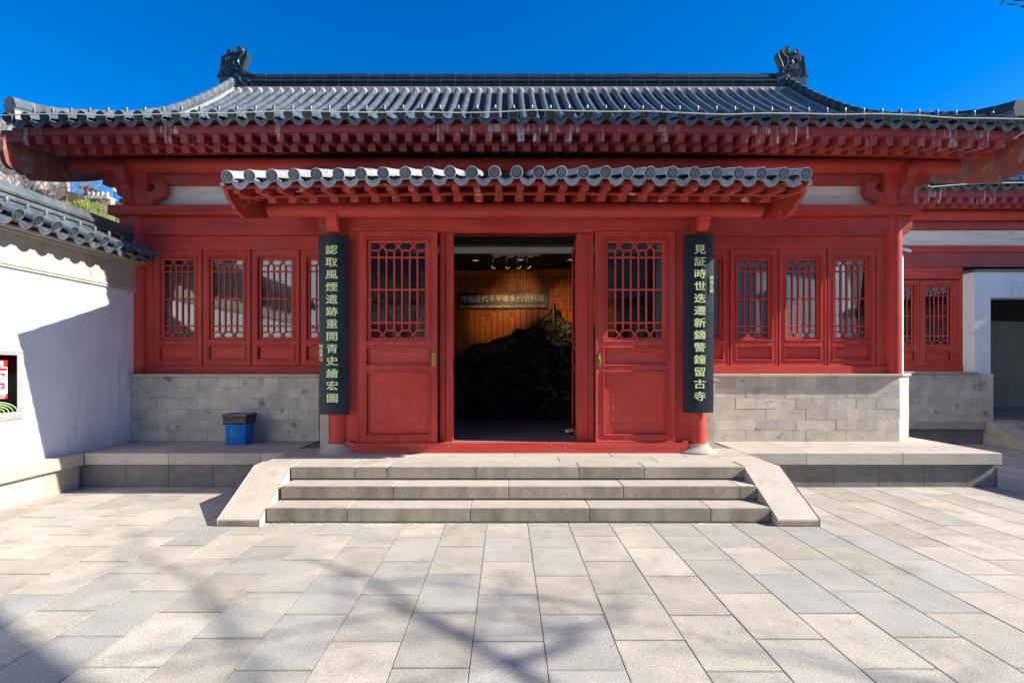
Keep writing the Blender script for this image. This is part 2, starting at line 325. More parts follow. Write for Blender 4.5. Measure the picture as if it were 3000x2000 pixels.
# text to mesh, made in one go
_texts = []
def text(body, size, m, parent, M, name='lettering', bold=0.0, ext=.002, sxy=(1, 1), align='CENTER', space=1.0):
    cu = bpy.data.curves.new(name, 'FONT'); cu.body = body; cu.size = size; cu.extrude = ext; cu.offset = 0
    cu.align_x = align; cu.align_y = 'CENTER'; cu.resolution_u = 2; cu.space_character = space
    o = bpy.data.objects.new('t', cu); col.objects.link(o); _texts.append((o, name, m, parent, M @ Matrix.Diagonal((sxy[0], sxy[1], 1, 1)), bold*1.6))
def flush_text():
    bpy.context.view_layer.update(); dg = bpy.context.evaluated_depsgraph_get()
    for o, name, m, parent, M, bd in _texts:
        me = bpy.data.meshes.new_from_object(o.evaluated_get(dg)); me.name = name; me.materials.clear()
        if bd:
            b_ = MB(); vs = [tuple(v.co) for v in me.vertices]; fs = [tuple(p.vertices) for p in me.polygons]
            for dx, dy, dz_ in ((-bd, 0, 0), (bd, 0, .0006), (0, bd*.7, .0003)): b_.add([(x+dx, y+dy, z+dz_) for x, y, z in vs], fs)
            me = b_.mesh(name)
        place(name, me, m, parent, M=M)
    for o, *_ in _texts:
        cu = o.data; bpy.data.objects.remove(o); bpy.data.curves.remove(cu)
FACE = Matrix.Rotation(PI/2, 4, 'X')      # XY text plane turned to face -Y

# ------------------------------------------------------------------ ground and paving
gr = MB().add([(-400, -200, -.03), (400, -200, -.03), (400, 400, -.03), (-400, 400, -.03)], [(0, 1, 2, 3)]).build('ground', 'grass', kind='structure')
pav = MB().box(-9, 15, -3, 14.0, -.028, -.0125).build('courtyard_paving', 'stonedark', kind='structure')
slab_me = MB().box(-.1985, .1985, -.2985, .2985, -.035, 0, .003).mesh('paving_slab'); slab_me.materials.append(Mt['paving'])
slabs = []
for k in range(-24, 34):
    xc = .2124+.4*k+.2
    y = 4.53 - .605*7 + (.0 if k % 2 == 0 else .29) + R.uniform(-.03, .03)
    while y < 13.2:
        yc = y+.3025; y += .605
        if xc < -5.1 and yc < 7.5 and xc < -5.6: continue
        if abs(xc) < yc*1.0+.4 and yc > 1.9 or True: slabs.append((xc, yc))
def seen(s): 
    x, y = s; return y > 1.9 and abs(PX(0, y))+.3 > -x and x < PX(3000, y)+.3
vis = sorted([s for s in slabs if seen(s) and not (-2.4 < s[0] < 2.6 and s[1] > 5.4) and not (-5.4 < s[0] < 6 and s[1] > 7.1)], key=lambda s: s[1])
near = vis[:295]; nearset = set(near)
for x, y in near:
    place('paving_slab', slab_me, None, pav, M=T(x, y, R.uniform(-.0015, .0012), R.uniform(-.0015, .0015), R.uniform(-.0015, .0015), R.uniform(-.002, .002)))
far = MB()
for x, y in slabs:
    if (x, y) in nearset or y < -2 or x < -8.5 : continue
    far.box(x-.1985, x+.1985, y-.2985, y+.2985, -.02, R.uniform(-.001, .0005), .003)
far.build('paving_slabs', 'paving_i', pav, kind='stuff')

# ------------------------------------------------------------------ terrace and steps
ter = thing('terrace', (0, 7, 0), 'raised granite terrace with dark stone base under the red hall', 'terrace')
YS = 6.69
def slab_row(z0, z1, y0, y1, xs, name, m, parent, b=.0045):
    for a, c in zip(xs[:-1], xs[1:]): MB().box(a+.0015, c-.0015, y0, y1+R.uniform(-.001, .001), z0, z1, b).build(name, m, parent)
# edge slabs, body, base stones
MB().box(-5.42, 6.3, YS+.09, 13.9, 0, .425).build('terrace_core', 'stonedark', ter)
slab_row(.295, .44, YS, YS+.42, [-5.33, -4.27, -3.1, -2.782], 'edge_slab', 'stone', ter)
slab_row(.295, .44, YS, YS+.42, [3.032, 3.80, 5.02, 6.28], 'edge_slab', 'stone', ter)
slab_row(0, .294, YS+.055, YS+.2, [-5.40, -4.85, -4.3, -3.73, -3.15, -2.7], 'base_stone', 'stonedark', ter, .004)
slab_row(0, .294, YS+.055, YS+.2, [3.0, 3.60, 4.18, 4.75, 5.33, 5.88, 6.22], 'base_stone', 'stonedark', ter, .004)
# terrace paving behind the edge
for (xa, xb) in ((-5.40, -2.782), (3.032, 6.28)):
    n = 3; w_ = (xb-xa)/n
    for i in range(n):
        MB().box(xa+i*w_+.0015, xa+(i+1)*w_-.0015, YS+.4225, 7.30, .40, .4395, .004).build('terrace_slab', 'stone', ter)
        MB().box(xa+i*w_+.0015-.3*(i > 0), xa+(i+1)*w_-.0015-.3*(i < n-1), 7.303, 8.0, .40, .4395, .004).build('terrace_slab', 'stone', ter)
# right end of the terrace runs back along the gable
for y0 in (7.12, 8.2, 9.3): MB().box(5.9, 6.28, y0+.0015, y0+1.08, .295, .4393, .008).build('edge_slab', 'stone', ter)
for y0 in (6.9, 7.9, 8.9): MB().box(6.08, 6.22, y0+.002, y0+.998, 0, .294, .004).build('base_stone', 'stonedark', ter)
# ledge along the white wall at left
lg = thing('wall_ledge', (-5.45, 5, 0), 'low granite ledge along the foot of the white wall at left', 'ledge')
ys = [1.8, 2.9, 4.0, 5.1, 6.2, 6.688]
for a, c in zip(ys[:-1], ys[1:]):
    MB().box(-5.52, -5.33, a+.0015, c-.0015, .295, .44, .008).build('edge_slab', 'stone', lg)
    MB().box(-5.52, -5.40, a+.0015, c-.0015, 0, .294, .004).build('base_stone', 'stone', lg)

st = thing('stone_steps', (.13, 5.5, 0), 'three wide granite steps with sloping side slabs before the doors', 'steps')
def X2(l, Y): return [PX(u*1.2755, Y) for u in l]
def step(y0, z0, z1, us, y1, m='stone'):
    xs = X2(us, y0)
    for a, c in zip(xs[:-1], xs[1:]):
        o = MB().box(a+.0015, c-.0015, y0, y1+R.uniform(-.002, .002), z0, z1+R.uniform(-.0015, .0015), .0055).build('step_stone', m, st)
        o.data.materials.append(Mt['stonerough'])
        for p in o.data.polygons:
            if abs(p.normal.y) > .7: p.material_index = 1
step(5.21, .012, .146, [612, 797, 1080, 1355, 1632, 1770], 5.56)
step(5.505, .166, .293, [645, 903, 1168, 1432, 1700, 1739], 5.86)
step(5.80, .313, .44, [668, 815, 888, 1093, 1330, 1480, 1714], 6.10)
MB().box(-2.369, 2.619, 5.53, 6.0, .10, .17).build('step_core', 'stonedark', st)
MB().box(-2.369, 2.619, 5.825, 6.2, .2, .32).build('step_core', 'stonedark', st)
MB().box(-2.369, 2.619, 5.235, 6.0, .0, .02).build('step_core', 'stonedark', st)
MB().box(-2.37, 2.62, 5.58, 6.7, .002, .24).build('step_core', 'stonedark', st)
MB().box(-2.79, 3.04, 5.9, 7.5, .0, .41).build('landing_core', 'stonedark', st)
# landing slabs
xs = [-2.78, -1.75, -.55, .62, 1.75, 3.03]
for a, c in zip(xs[:-1], xs[1:]): MB().box(a+.0015, c-.0015, 6.103, 6.44, .412, .4395, .005).build('landing_slab', 'stone', st)
xs = [-2.78, -2.0, -1.2, .1, 1.3, 2.2, 3.03]
for a, c in zip(xs[:-1], xs[1:]): MB().box(a+.0015, c-.0015, 6.443, 7.1, .412, .4393, .005).build('landing_slab', 'stone', st)
for xa, xb in ((-2.78, -2.372), (2.622, 3.03)):
    o = MB().prism([(5.10, 0), (5.10, .066), (5.845, .4397), (6.10, .4397), (6.10, 0)], 'x', xa, xb).build('side_slab', 'stone', st)
    bv = o.modifiers.new('b', 'BEVEL'); bv.width = .006; bv.segments = 2
    MB().box(xa+.012, xb-.012, 5.094, 5.11, .004, .058, .01).build('rough_end', 'stonerough', st)
mossb = MB()
for i in range(260):
    x = R.uniform(-2.3, 2.55); mossb.box(x-.012, x+.012, 5.196+R.uniform(-.006, .006), 5.21, .0, R.uniform(.003, .007))
mossb.build('moss', 'moss', kind='stuff')

# ------------------------------------------------------------------ roof tiles
TR = .063
def barrel_mb(L, r=TR, n=8, lip=True):
    m = MB(); rings = []
    for y, rr in ((0, r), (.012, r*1.03), (.013, r), (L, r*.97)) if lip else ((0, r), (L, r)):
        rings.append((y, rr))
    for (y, rr) in rings:
        for k in range(n+1):
            a = PI*1.16*k/n-PI*.08; m.v.append((rr*math.cos(a), y, rr*math.sin(a)))
    q = n+1
    for i in range(len(rings)-1):
        for k in range(n): m.f.append((i*q+k, (i+1)*q+k, (i+1)*q+k+1, i*q+k+1)); m.s.append(True)
    m.f.append(tuple(range(q))); m.s.append(False)
    e = (len(rings)-1)*q; m.f.append(tuple(e+k for k in range(q-1, -1, -1))); m.s.append(False)
    return m
def disc_mb(r=TR+.004, L=.30):
    m = barrel_mb(L, TR, 10, False)
    # end disc with raised rim
    m.lathe([(r*.99, 0), (r, -.010), (r*.96, -.020), (r*.84, -.020), (r*.79, -.008), (.002, -.008)], (0, 0, 0), 22, False, 'y')
    # relief of angular strokes round a centre, as on the seal-script discs
    k = r*.78
    def bar(x0, x1, z0, z1): m.box(x0*k, x1*k, -.0185, -.0085, z0*k, z1*k)
    for x in (-.62, -.36, .36, .62): bar(x-.05, x+.05, -.42, .42)
    bar(-.62, -.36, .34, .44); bar(.36, .62, .34, .44); bar(-.62, -.36, -.44, -.34); bar(.36, .62, -.44, -.34)
    bar(-.05, .05, .18, .82); bar(-.05, .05, -.82, -.18); bar(-.18, .18, .12, .2); bar(-.18, .18, -.2, -.12); bar(-.2, -.12, -.2, .2); bar(.12, .2, -.2, .2)
    for z in (.56, .76): bar(-.34 if z < .7 else -.26, -.1, z-.045, z+.045); bar(.1, .34 if z < .7 else .26, z-.045, z+.045)
    for z in (-.56, -.76): bar(-.34 if z > -.7 else -.26, -.1, z-.045, z+.045); bar(.1, .34 if z > -.7 else .26, z-.045, z+.045)
    return m
def drip_mb(wd=.20, L=.26):
    """eave pan tile with its hanging lip"""
    m = MB(); n = 8; dep = .055
    def arc(t): return (wd/2*t, -dep*(1-t*t))
    top = [arc(-1+2*i/n) for i in range(n+1)]
    vs = []; 
    for y in (0, L):
        for (x, z) in top: vs.append((x, y, z))
        for (x, z) in top: vs.append((x, y, z-.012))
    q = n+1; fs = []
    for i in range(n):
        fs += [(i, i+1, 2*q+i+1, 2*q+i), (q+i, 3*q+i, 3*q+i+1, q+i+1), (i, q+i, q+i+1, i+1)]
    m.add(vs, fs, True)
    # lip plate: scalloped lower edge with a point
    low = [(-1+i*.1, -.014-.104*max(0, 1-abs(-1+i*.1)**2.2)**.85+(.003 if i % 2 else 0)-(.006 if i == 10 else 0)) for i in range(21)]
    poly = [(x*wd/2, z) for x, z in low]+[(x, z) for x, z in reversed(top)]
    m.prism(poly, 'y', -.012, 0.0)
    for t in (-.5, -.25, .25, .5): m.box(t*wd/2-.006, t*wd/2+.006, -.016, -.012, -.085+abs(t)*.05, -.052+abs(t)*.04)
    m.tube([(-.03, -.014, -.08), (-.012, -.014, -.066), (0, -.014, -.09), (.012, -.014, -.066), (.03, -.014, -.08)], .004, 4)
    return m
def pan_mb(wd, L):
    m = MB(); n = 4; dep = .045
    top = [(wd/2*(-1+2*i/n), -dep*(1-(-1+2*i/n)**2)) for i in range(n+1)]
    vs = [(x, 0, z+.013) for x, z in top]+[(x, L, z-.004) for x, z in top]+[(x, 0, z-.006) for x, z in top]
    q = n+1; fs = [(i, i+1, q+i+1, q+i) for i in range(n)]+[(2*q+i, 2*q+i+1, i+1, i) for i in range(n)]
    return m.add(vs, fs, False)
def resample(prof, stp):
    """points along a polyline (y,z) smoothed by Catmull-Rom, at equal steps"""
    P = [Vector(p) for p in prof]; fine = []
    for i in range(len(P)-1):
        a = P[max(i-1, 0)]; b = P[i]; c = P[i+1]; d = P[min(i+2, len(P)-1)]
        for k in range(12):
            t = k/12; fine.append(.5*((2*b)+(c-a)*t+(2*a-5*b+4*c-d)*t*t+(3*b-a-3*c+d)*t**3))
    fine.append(P[-1]); out = [fine[0]]; acc = 0
    for a, b in zip(fine[:-1], fine[1:]):
        seg = (b-a).length
        while acc+seg >= stp:
            t = (stp-acc)/seg; a = a+(b-a)*t; out.append(a.copy()); seg = (b-a).length; acc = 0
        acc += seg
    return out
def tile_field(parent, base, xs, pitch, prof, n_single, tile='tile', tile_i='tile_i', pan='pan', deck='redold', recess='ridge', dz=lambda x: 0, knob=True, eave=True, name_many='barrel_tiles', shorten=0):
    """base: matrix of the field (local x along the eave, y up the slope); xs barrel centres"""
    L = .285; pts = resample(prof, L); total = len(pts)-1
    ln = 'knob_tile' if knob else 'e'
    dm = disc_mb().mesh('eave_tile'); bm_ = barrel_mb(L+.012); bmesh_ = bm_.mesh('barrel_tile'); dr = drip_mb(pitch*.86).mesh('drip_tile')
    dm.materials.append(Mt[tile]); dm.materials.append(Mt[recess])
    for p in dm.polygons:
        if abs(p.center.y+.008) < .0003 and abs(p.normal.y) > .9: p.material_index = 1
    bmesh_.materials.append(Mt[tile]); dr.materials.append(Mt[tile])
    kn = MB().lathe([(.018, -.01), (.020, .02), (.022, .045), (.019, .062), (.008, .070)], (0, 0, 0), 10).mesh('tile_nail'); kn.materials.append(Mt[tile])
    many = MB(); count = 0
    for i in range(total):
        a, b = pts[i], pts[i+1]; ang = math.atan2(b[1]-a[1], b[0]-a[0]); fade = max(0, 1-i/max(total, 1))
        for x in xs:
            M = base @ T(x, a[0], a[1]+dz(x)*fade, ang)
            if i == 0 and eave:
                place('eave_tile', dm, None, parent, M=M @ T(0, 0, R.uniform(-.003, .003), 0, R.uniform(-.12, .12)))
                if knob: place('tile_nail', kn, None, parent, M=base @ T(x, a[0]+.11, a[1]+dz(x)+.11*math.tan(ang)+TR-.004))
                count += 1; continue
            if count < n_single: place('barrel_tile', bmesh_, None, parent, M=M @ T(R.uniform(-.002, .002), -.01, R.uniform(-.002, .003))); count += 1
            else: many.merge(bm_, M @ T(R.uniform(-.002, .002), -.01, R.uniform(-.002, .003)))
    if many.v: many.build(name_many, tile_i, parent, kind='stuff')
    # pan tiles between the rows
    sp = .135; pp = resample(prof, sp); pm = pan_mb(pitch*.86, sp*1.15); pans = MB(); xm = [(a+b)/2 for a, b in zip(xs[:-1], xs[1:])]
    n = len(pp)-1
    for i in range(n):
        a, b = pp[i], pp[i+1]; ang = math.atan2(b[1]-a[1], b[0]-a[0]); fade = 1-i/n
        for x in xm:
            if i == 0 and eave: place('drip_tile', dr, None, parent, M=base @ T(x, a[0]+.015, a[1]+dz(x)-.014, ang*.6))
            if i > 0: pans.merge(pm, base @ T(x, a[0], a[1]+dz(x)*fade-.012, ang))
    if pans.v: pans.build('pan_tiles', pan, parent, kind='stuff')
    # deck under the tiles
    dk = MB(); P = [p for p in resample(prof, .4)]+[Vector(prof[-1])]; x0, x1 = xs[0]-.03, xs[-1]+.03; m = len(P); NX = 12
    for off in (-.075, -.115):
        for i, p in enumerate(P):
            for k in range(NX+1):
                x = x0+(x1-x0)*k/NX; dk.v.append(tuple(base @ Vector((x, p[0]+(.13 if i == 0 else 0), p[1]+off+.012+(.045 if i == 0 else 0)+dz(x)*(1-i/m)))))
    q = (NX+1)
    for i in range(m-1):
        for k in range(NX):
            for lay in (0, m*q):
                a = lay+i*q+k; dk.f.append((a, a+1, a+q+1, a+q)); dk.s.append(False)
    for k in range(NX): dk.f.append((k, k+1, m*q+k+1, m*q+k)); dk.s.append(False)
    dk.build('roof_boarding', deck, parent)

# ------------------------------------------------------------------ the hall
hall = thing('red_hall', (.13, 7.95, .44), 'red timber hall with grey tiled roof, lattice windows and an open doorway', 'hall')
XC = .14
def dz_main(x): return -.0013*x*x if x < 0 else -.0021*x*x
def dz_none(x): return 0
PROF = [(6.80, 4.783), (7.5, 5.03), (8.46, 5.40), (9.24, 5.77), (10.18, 6.33), (11.33, 7.15), (12.12, 7.80), (12.36, 8.0)]
roof = MB().box(-6.45, 6.72, 12.30, 12.62, 7.80, 8.03).build('main_roof', 'mortar', hall)
PITCH = .2405
xs = [-6.397+PITCH*i for i in range(56)]
tile_field(roof, Matrix.Identity(4), xs, PITCH, PROF, 290, dz=dz_main)
# rear slope
MB().add([(-6.6, 12.5, 8.05), (6.88, 12.5, 8.05), (6.88, 18.5, 4.8), (-6.6, 18.5, 4.8)], [(0, 1, 2, 3)]).build('rear_slope', 'tile', roof)
MB().add([(-6.3, 18.3, 4.85), (6.6, 18.3, 4.85), (6.6, 18.3, 0), (-6.3, 18.3, 0)], [(0, 1, 2, 3)]).build('rear_wall', 'brick', hall)
# mortar between tile tops and ridge
mm = MB()
for x in xs: mm.lathe([(.075, -.09), (.085, 0), (.06, .06), (.02, .09)], (x, 12.20, 7.86), 10)
mm.build('mortar_bed', 'mortar', roof)
# main ridge
seg = .34; n = int(12.1/seg)
prof_r = [(12.34, 8.0), (12.34, 8.06), (12.31, 8.07), (12.30, 8.09), (12.31, 8.11), (12.345, 8.12), (12.345, 8.135), (12.30, 8.14), (12.285, 8.165), (12.30, 8.19), (12.345, 8.195), (12.345, 8.25), (12.33, 8.26), (12.335, 8.32), (12.37, 8.37), (12.44, 8.40)]
prof_r = prof_r+[(24.88-y, z) for y, z in reversed(prof_r[:-1])]
rm = MB().prism(prof_r, 'x', 0.004, seg-.004).mesh('ridge_tile'); rm.materials.append(Mt['ridge'])
jm = MB().prism([(12.44+(y-12.44)*.985, 8.0+(z-8.0)*.99) for y, z in prof_r], 'x', -.006, .006).mesh('mortar_joint'); jm.materials.append(Mt['mortar'])
x0 = -5.93
for i in range(n+1):
    x = x0+i*seg
    if i < n+1 and x+seg < 6.36: place('ridge_tile', rm, None, roof, M=T(x, 0, R.uniform(-.004, .004)))
    if x < 6.3: place('mortar_joint', jm, None, roof, M=T(x, 0, 0))
# descending ridges at the gables
RT = [(6.79, 5.06), (6.95, 5.09), (7.35, 5.20), (7.55, 5.27), (8.46, 5.67), (9.24, 6.05), (10.18, 6.61), (11.33, 7.45), (12.1, 8.08), (12.45, 8.37)]
def ridge_profile(): # half-section (x, dz below top)
    return [(0, 0), (.06, -.012), (.095, -.05), (.10, -.085), (.098, -.092), (.118, -.098), (.128, -.118), (.118, -.138), (.098, -.144), (.10, -.152), (.112, -.158), (.112, -.172), (.092, -.178), (.092, -.27)]
def sweep_seg(xc, pts, joint=False):
    h = ridge_profile(); h = [(x*.66, z) for x, z in h]; sec = [(-x, z) for x, z in reversed(h[1:])]+h; m = MB(); q = len(sec); k = 1.02 if joint else 1.0
    for (y, z) in pts:
        for (sx, sz) in sec: m.v.append((xc+sx*k, y, z+sz+(.004 if joint and sz > -.2 else 0)))
    for i in range(len(pts)-1):
        for j in range(q-1): m.f.append((i*q+j, i*q+j+1, (i+1)*q+j+1, (i+1)*q+j)); m.s.append(True)
    m.f.append(tuple(range(q))); m.s.append(False); e = (len(pts)-1)*q
    m.f.append(tuple(e+j for j in range(q-1, -1, -1))); m.s.append(False); return m
rp = resample(RT, .30)
for side, xc, d in ((0, -6.375, dz_main(-6.44)), (1, 6.60, dz_main(6.73))):
    rt = MB().box(xc-.09, xc+.09, 6.9, 6.95, 4.80+d, 4.9+d).build('gable_ridge', 'mortar', roof)
    k = len(rp)
    for i in range(k-1):
        fa = 1-i/k; a = rp[i]; b = rp[i+1]; dd = (b-a).normalized()*.006
        a2, b2 = a+dd, b-dd; o = sweep_seg(xc, [(a2[0], a2[1]+d*fa), (b2[0], b2[1]+d*(1-(i+1)/k))])
        o.build('ridge_tile', 'ridge' if side else 'tile', roof)  # sun and shade put into the colour: paler left ridge, darker right
        sweep_seg(xc, [(b[0]-.008, b[1]-.008*dd[1]/dd[0]+d*(1-(i+1)/k)), (b[0]+.008, b[1]+.008*dd[1]/dd[0]+d*(1-(i+1)/k))], True).build('mortar_joint', 'mortar', roof)
    # mortar skirt under the ridge
    mk = MB(); s_ = .068 if side == 0 else -.068
    for a, b in zip(rp[:-1], rp[1:]): mk.add([(xc+s_, a[0], a[1]-.22), (xc+s_, b[0], b[1]-.22), (xc+s_*1.25, b[0], b[1]-.40), (xc+s_*1.25, a[0], a[1]-.40)], [(0, 1, 2, 3)])
    mk.build('mortar_skirt', 'mortar', roof)
# dragon-tail ridge ornaments
def ornament(side):
    k = .000771
    pts = [(590,1180),(600,950),(618,780),(668,640),(652,565),(690,490),(740,470),(790,448),(812,420),(818,370),(868,326),(935,322),(985,352),(1030,388),(1088,372),(1098,300),(1150,260),(1220,243),(1300,262),(1360,318),(1430,355),(1462,420),(1460,510),(1410,630),(1350,760),(1318,880),(1340,930),(1440,985),(1560,1030),(1680,1078),(1570,1100),(1500,1150),(1490,1230),(1508,1300),(1462,1345),(1452,1440),(1380,1440),(1000,1500),(600,1500)]
    c = 1025
    def W(x, y): 
        X = (x-c)*k; Z = 8.02+(1440-y)*k*1.0
        return (X, Z)
    hole = MB()
    m = MB().prism([W(*p) for p in pts], 'y', 12.31, 12.47)
    def rel(path, r, n=6): 
        m.tube([(W(*p)[0], 12.302, W(*p)[1]) for p in path], r*k*1.35, n); 
    def spiral(cx, cy, r0, turns, a0, sgn=1, rr=22):
        P = []
        for i in range(26):
            t = i/25; a = a0+sgn*t*turns*2*PI; r = r0*(1-.85*t); P.append((cx+r*math.cos(a), cy+r*math.sin(a)))
        rel(P, rr)
    spiral(1190, 345, 100, 1.5, -2.2, 1, 26); spiral(905, 400, 75, 1.0, -2.6, 1, 26); spiral(850, 600, 80, 1.1, 1.2, 1, 24)
    rel([(1300, 290), (1330, 380), (1270, 470), (1180, 560), (1150, 680), (1200, 800), (1300, 900)], 24)
    rel([(1440, 400), (1420, 540), (1340, 700), (1300, 850)], 14)
    rel([(1040, 650), (1000, 720), (1040, 790), (1140, 830)], 24); rel([(880, 590), (1000, 600), (1080, 560)], 20); rel([(990, 370), (1100, 440), (1160, 430)], 26)
    rel([(1000, 900), (1100, 880), (1140, 960)], 26); rel([(1140, 950), (1250, 900), (1330, 940)], 26)
    spiral(1090, 1100, 70, 1.2, 0, 1, 24); spiral(1280, 985, 45, 1.0, 0, 1, 22)
    rel([(1340, 1060), (1450, 1060), (1600, 1060)], 22); rel([(1200, 1160), (1220, 1260), (1300, 1340), (1390, 1390)], 26); rel([(1310, 1230), (1380, 1200), (1450, 1240), (1480, 1300)], 24)
    for y in range(520, 1100, 42): rel([(655-(y-520)*.07, y), (700-(y-520)*.07, y+8)], 12)
    for i in range(5):
        for j in range(4): rel([(760+i*48, 880+j*50), (780+i*48, 905+j*50), (800+i*48, 880+j*50)], 9)
    rel([(990, 1150), (1060, 1230), (1100, 1330)], 20); rel([(1020, 1320), (1100, 1420), (1200, 1440)], 22)
    # back curl
    m.tube([(W(x, y)[0], 12.43, W(x, y)[1]) for x, y in ((600, 1130), (520, 1080), (450, 1040), (470, 1010), (540, 1000), (590, 960))], 30*k, 6)
    m.tube([(W(x, y)[0], 12.43, W(x, y)[1]) for x, y in ((540, 1000), (490, 960), (478, 920), (500, 888), (540, 884))], 14*k, 5)
    m.tube([(W(x, y)[0], 12.43, W(x, y)[1]) for x, y in ((1330, 930), (1600, 1030), (1950, 1120))], 5*k, 4)
    return m
om = ornament(0).mesh('dragon_ornament'); om.materials.append(Mt['ridge'])
place('dragon_ornament', om, None, roof, M=T(-6.33, 0, 0))
place('dragon_ornament', om, None, roof, M=T(6.66, 0, 0, sx=-1))

# eave timbers
eav = MB().box(-6.42, 6.72, 7.62, 7.66, 4.70, 4.74).build('eave_timbers', 'redold', hall)
NXS = 14
def strip(name, m, parent, x0, x1, dz, y0, y1, z0, z1, slope=0, n=NXS):
    b = MB()
    for k in range(n+1):
        x = x0+(x1-x0)*k/n; d = dz(x)
        b.v += [(x, y0, z0+d), (x, y0, z1+d), (x, y1, z1+d+slope*(y1-y0)), (x, y1, z0+d+slope*(y1-y0))]
    for k in range(n):
        a = k*4
        for i in range(4): b.f.append((a+i, a+(i+1) % 4, a+4+(i+1) % 4, a+4+i)); b.s.append(False)
    b.f += [(0, 3, 2, 1), (n*4, n*4+1, n*4+2, n*4+3)]; b.s += [False, False]
    return b.build(name, m, parent)
strip('eave_board', 'fascia', eav, -6.44, 6.74, dz_main, 6.90, 6.95, 4.595, 4.70)
strip('rafter_tie_board', 'redold', eav, -6.40, 6.70, dz_main, 7.14, 7.18, 4.545, 4.60)
b = MB()   # boarding above the rafters
b.add([(-6.42, 6.94, 4.592-.05), (6.72, 6.94, 4.592-.09), (6.72, 8.2, 4.93-.09), (-6.42, 8.2, 4.93-.05)], [(0, 1, 2, 3)])
strip('soffit_board', 'redold', eav, -6.40, 6.70, dz_main, 6.95, 7.95, 4.585, 4.60, .22)
up = MB().box(-.046, .046, 0, .62, 0, .112, .004).mesh('upper_rafter'); up.materials.append(Mt['fascia'])
lo = MB().box(-.052, .052, 0, 1.0, 0, .11, .004).mesh('lower_rafter'); lo.materials.append(Mt['redold'])
p = .2095; n = int(12.9/p)
for i in range(n+1):
    x = -6.30+i*p
    place('upper_rafter', up, None, eav, M=T(x, 6.915+R.uniform(-.004, .004), 4.478+dz_main(x), math.atan(.16)))
    if -6.2 < x+.09 < 6.6: place('lower_rafter', lo, None, eav, M=T(x+.09, 7.15, 4.442+dz_main(x), math.atan(.33)))
def cyl(name, m, parent, p0, p1, r, n=20):
    return MB().tube([p0, p1], r, n).build(name, m, parent)
cyl('eave_purlin', 'red', hall, (-6.30, 7.72, 4.492-.03), (6.55, 7.72, 4.492-.035), .108, 24)
MB().box(-5.95, 6.25, 7.80, 7.93, 4.213, 4.45, .006).build('purlin_beam', 'redold', hall)
MB().box(-5.62, 5.90, 7.88, 8.0, 3.905, 4.215).build('plaster_band', 'plaster', hall)
o = MB().box(-5.85, 6.09, 7.76, 8.02, 3.765, 3.907, .008).build('plate_beam', 'red', hall)
# architrave with curved projecting ends
MB().box(-5.55, 5.83, 7.87, 8.0, 3.49, 3.763, .006).build('architrave', 'red', hall)
MB().prism([(-5.5, 3.50), (-5.5, 3.76), (-5.74, 3.76), (-5.745, 3.60), (-5.74, 3.52), (-5.70, 3.5)], 'y', 7.86, 7.98).build('beam_end', 'red', hall)
MB().prism([(5.8, 3.49), (5.8, 3.76), (6.04, 3.76), (6.045, 3.62), (6.02, 3.575), (5.985, 3.555), (5.98, 3.52), (5.94, 3.49)], 'y', 7.86, 7.98).build('beam_end', 'red', hall)
WY = 7.95
MB().box(-5.40, -2.3, WY-.02, WY+.05, 3.285, 3.488, .004).build('transom_board', 'red', hall)
MB().box(2.55, 5.72, WY-.02, WY+.05, 3.285, 3.488, .004).build('transom_board', 'red', hall)
MB().box(-5.45, -2.3, WY-.04, WY+.06, 1.425, 1.542, .006).build('window_sill_beam', 'red', hall)
MB().box(2.55, 5.72, WY-.04, WY+.06, 1.425, 1.542, .006).build('window_sill_beam', 'red', hall)
MB().box(-5.50, -5.285, WY-.015, WY+.06, 1.54, 3.284).build('side_post', 'redv', hall)
MB().box(5.56, 5.70, WY-.015, WY+.06, 1.54, 3.284).build('side_post', 'redv', hall)
for x in (-5.51, 5.80): cyl('corner_column', 'redv', hall, (x, 7.93, 1.42 if x > 0 else .44), (x, 7.93, 3.764), .115, 24)
# bodies behind (walls that close the hall)
MB().box(-5.78, -5.60, 8.02, 18.2, .0, 4.9).build('gable_wall', 'white', hall)
MB().box(-5.60, 5.9, 8.05, 8.12, 3.40, 4.95).build('inner_front_wall', 'black', hall)

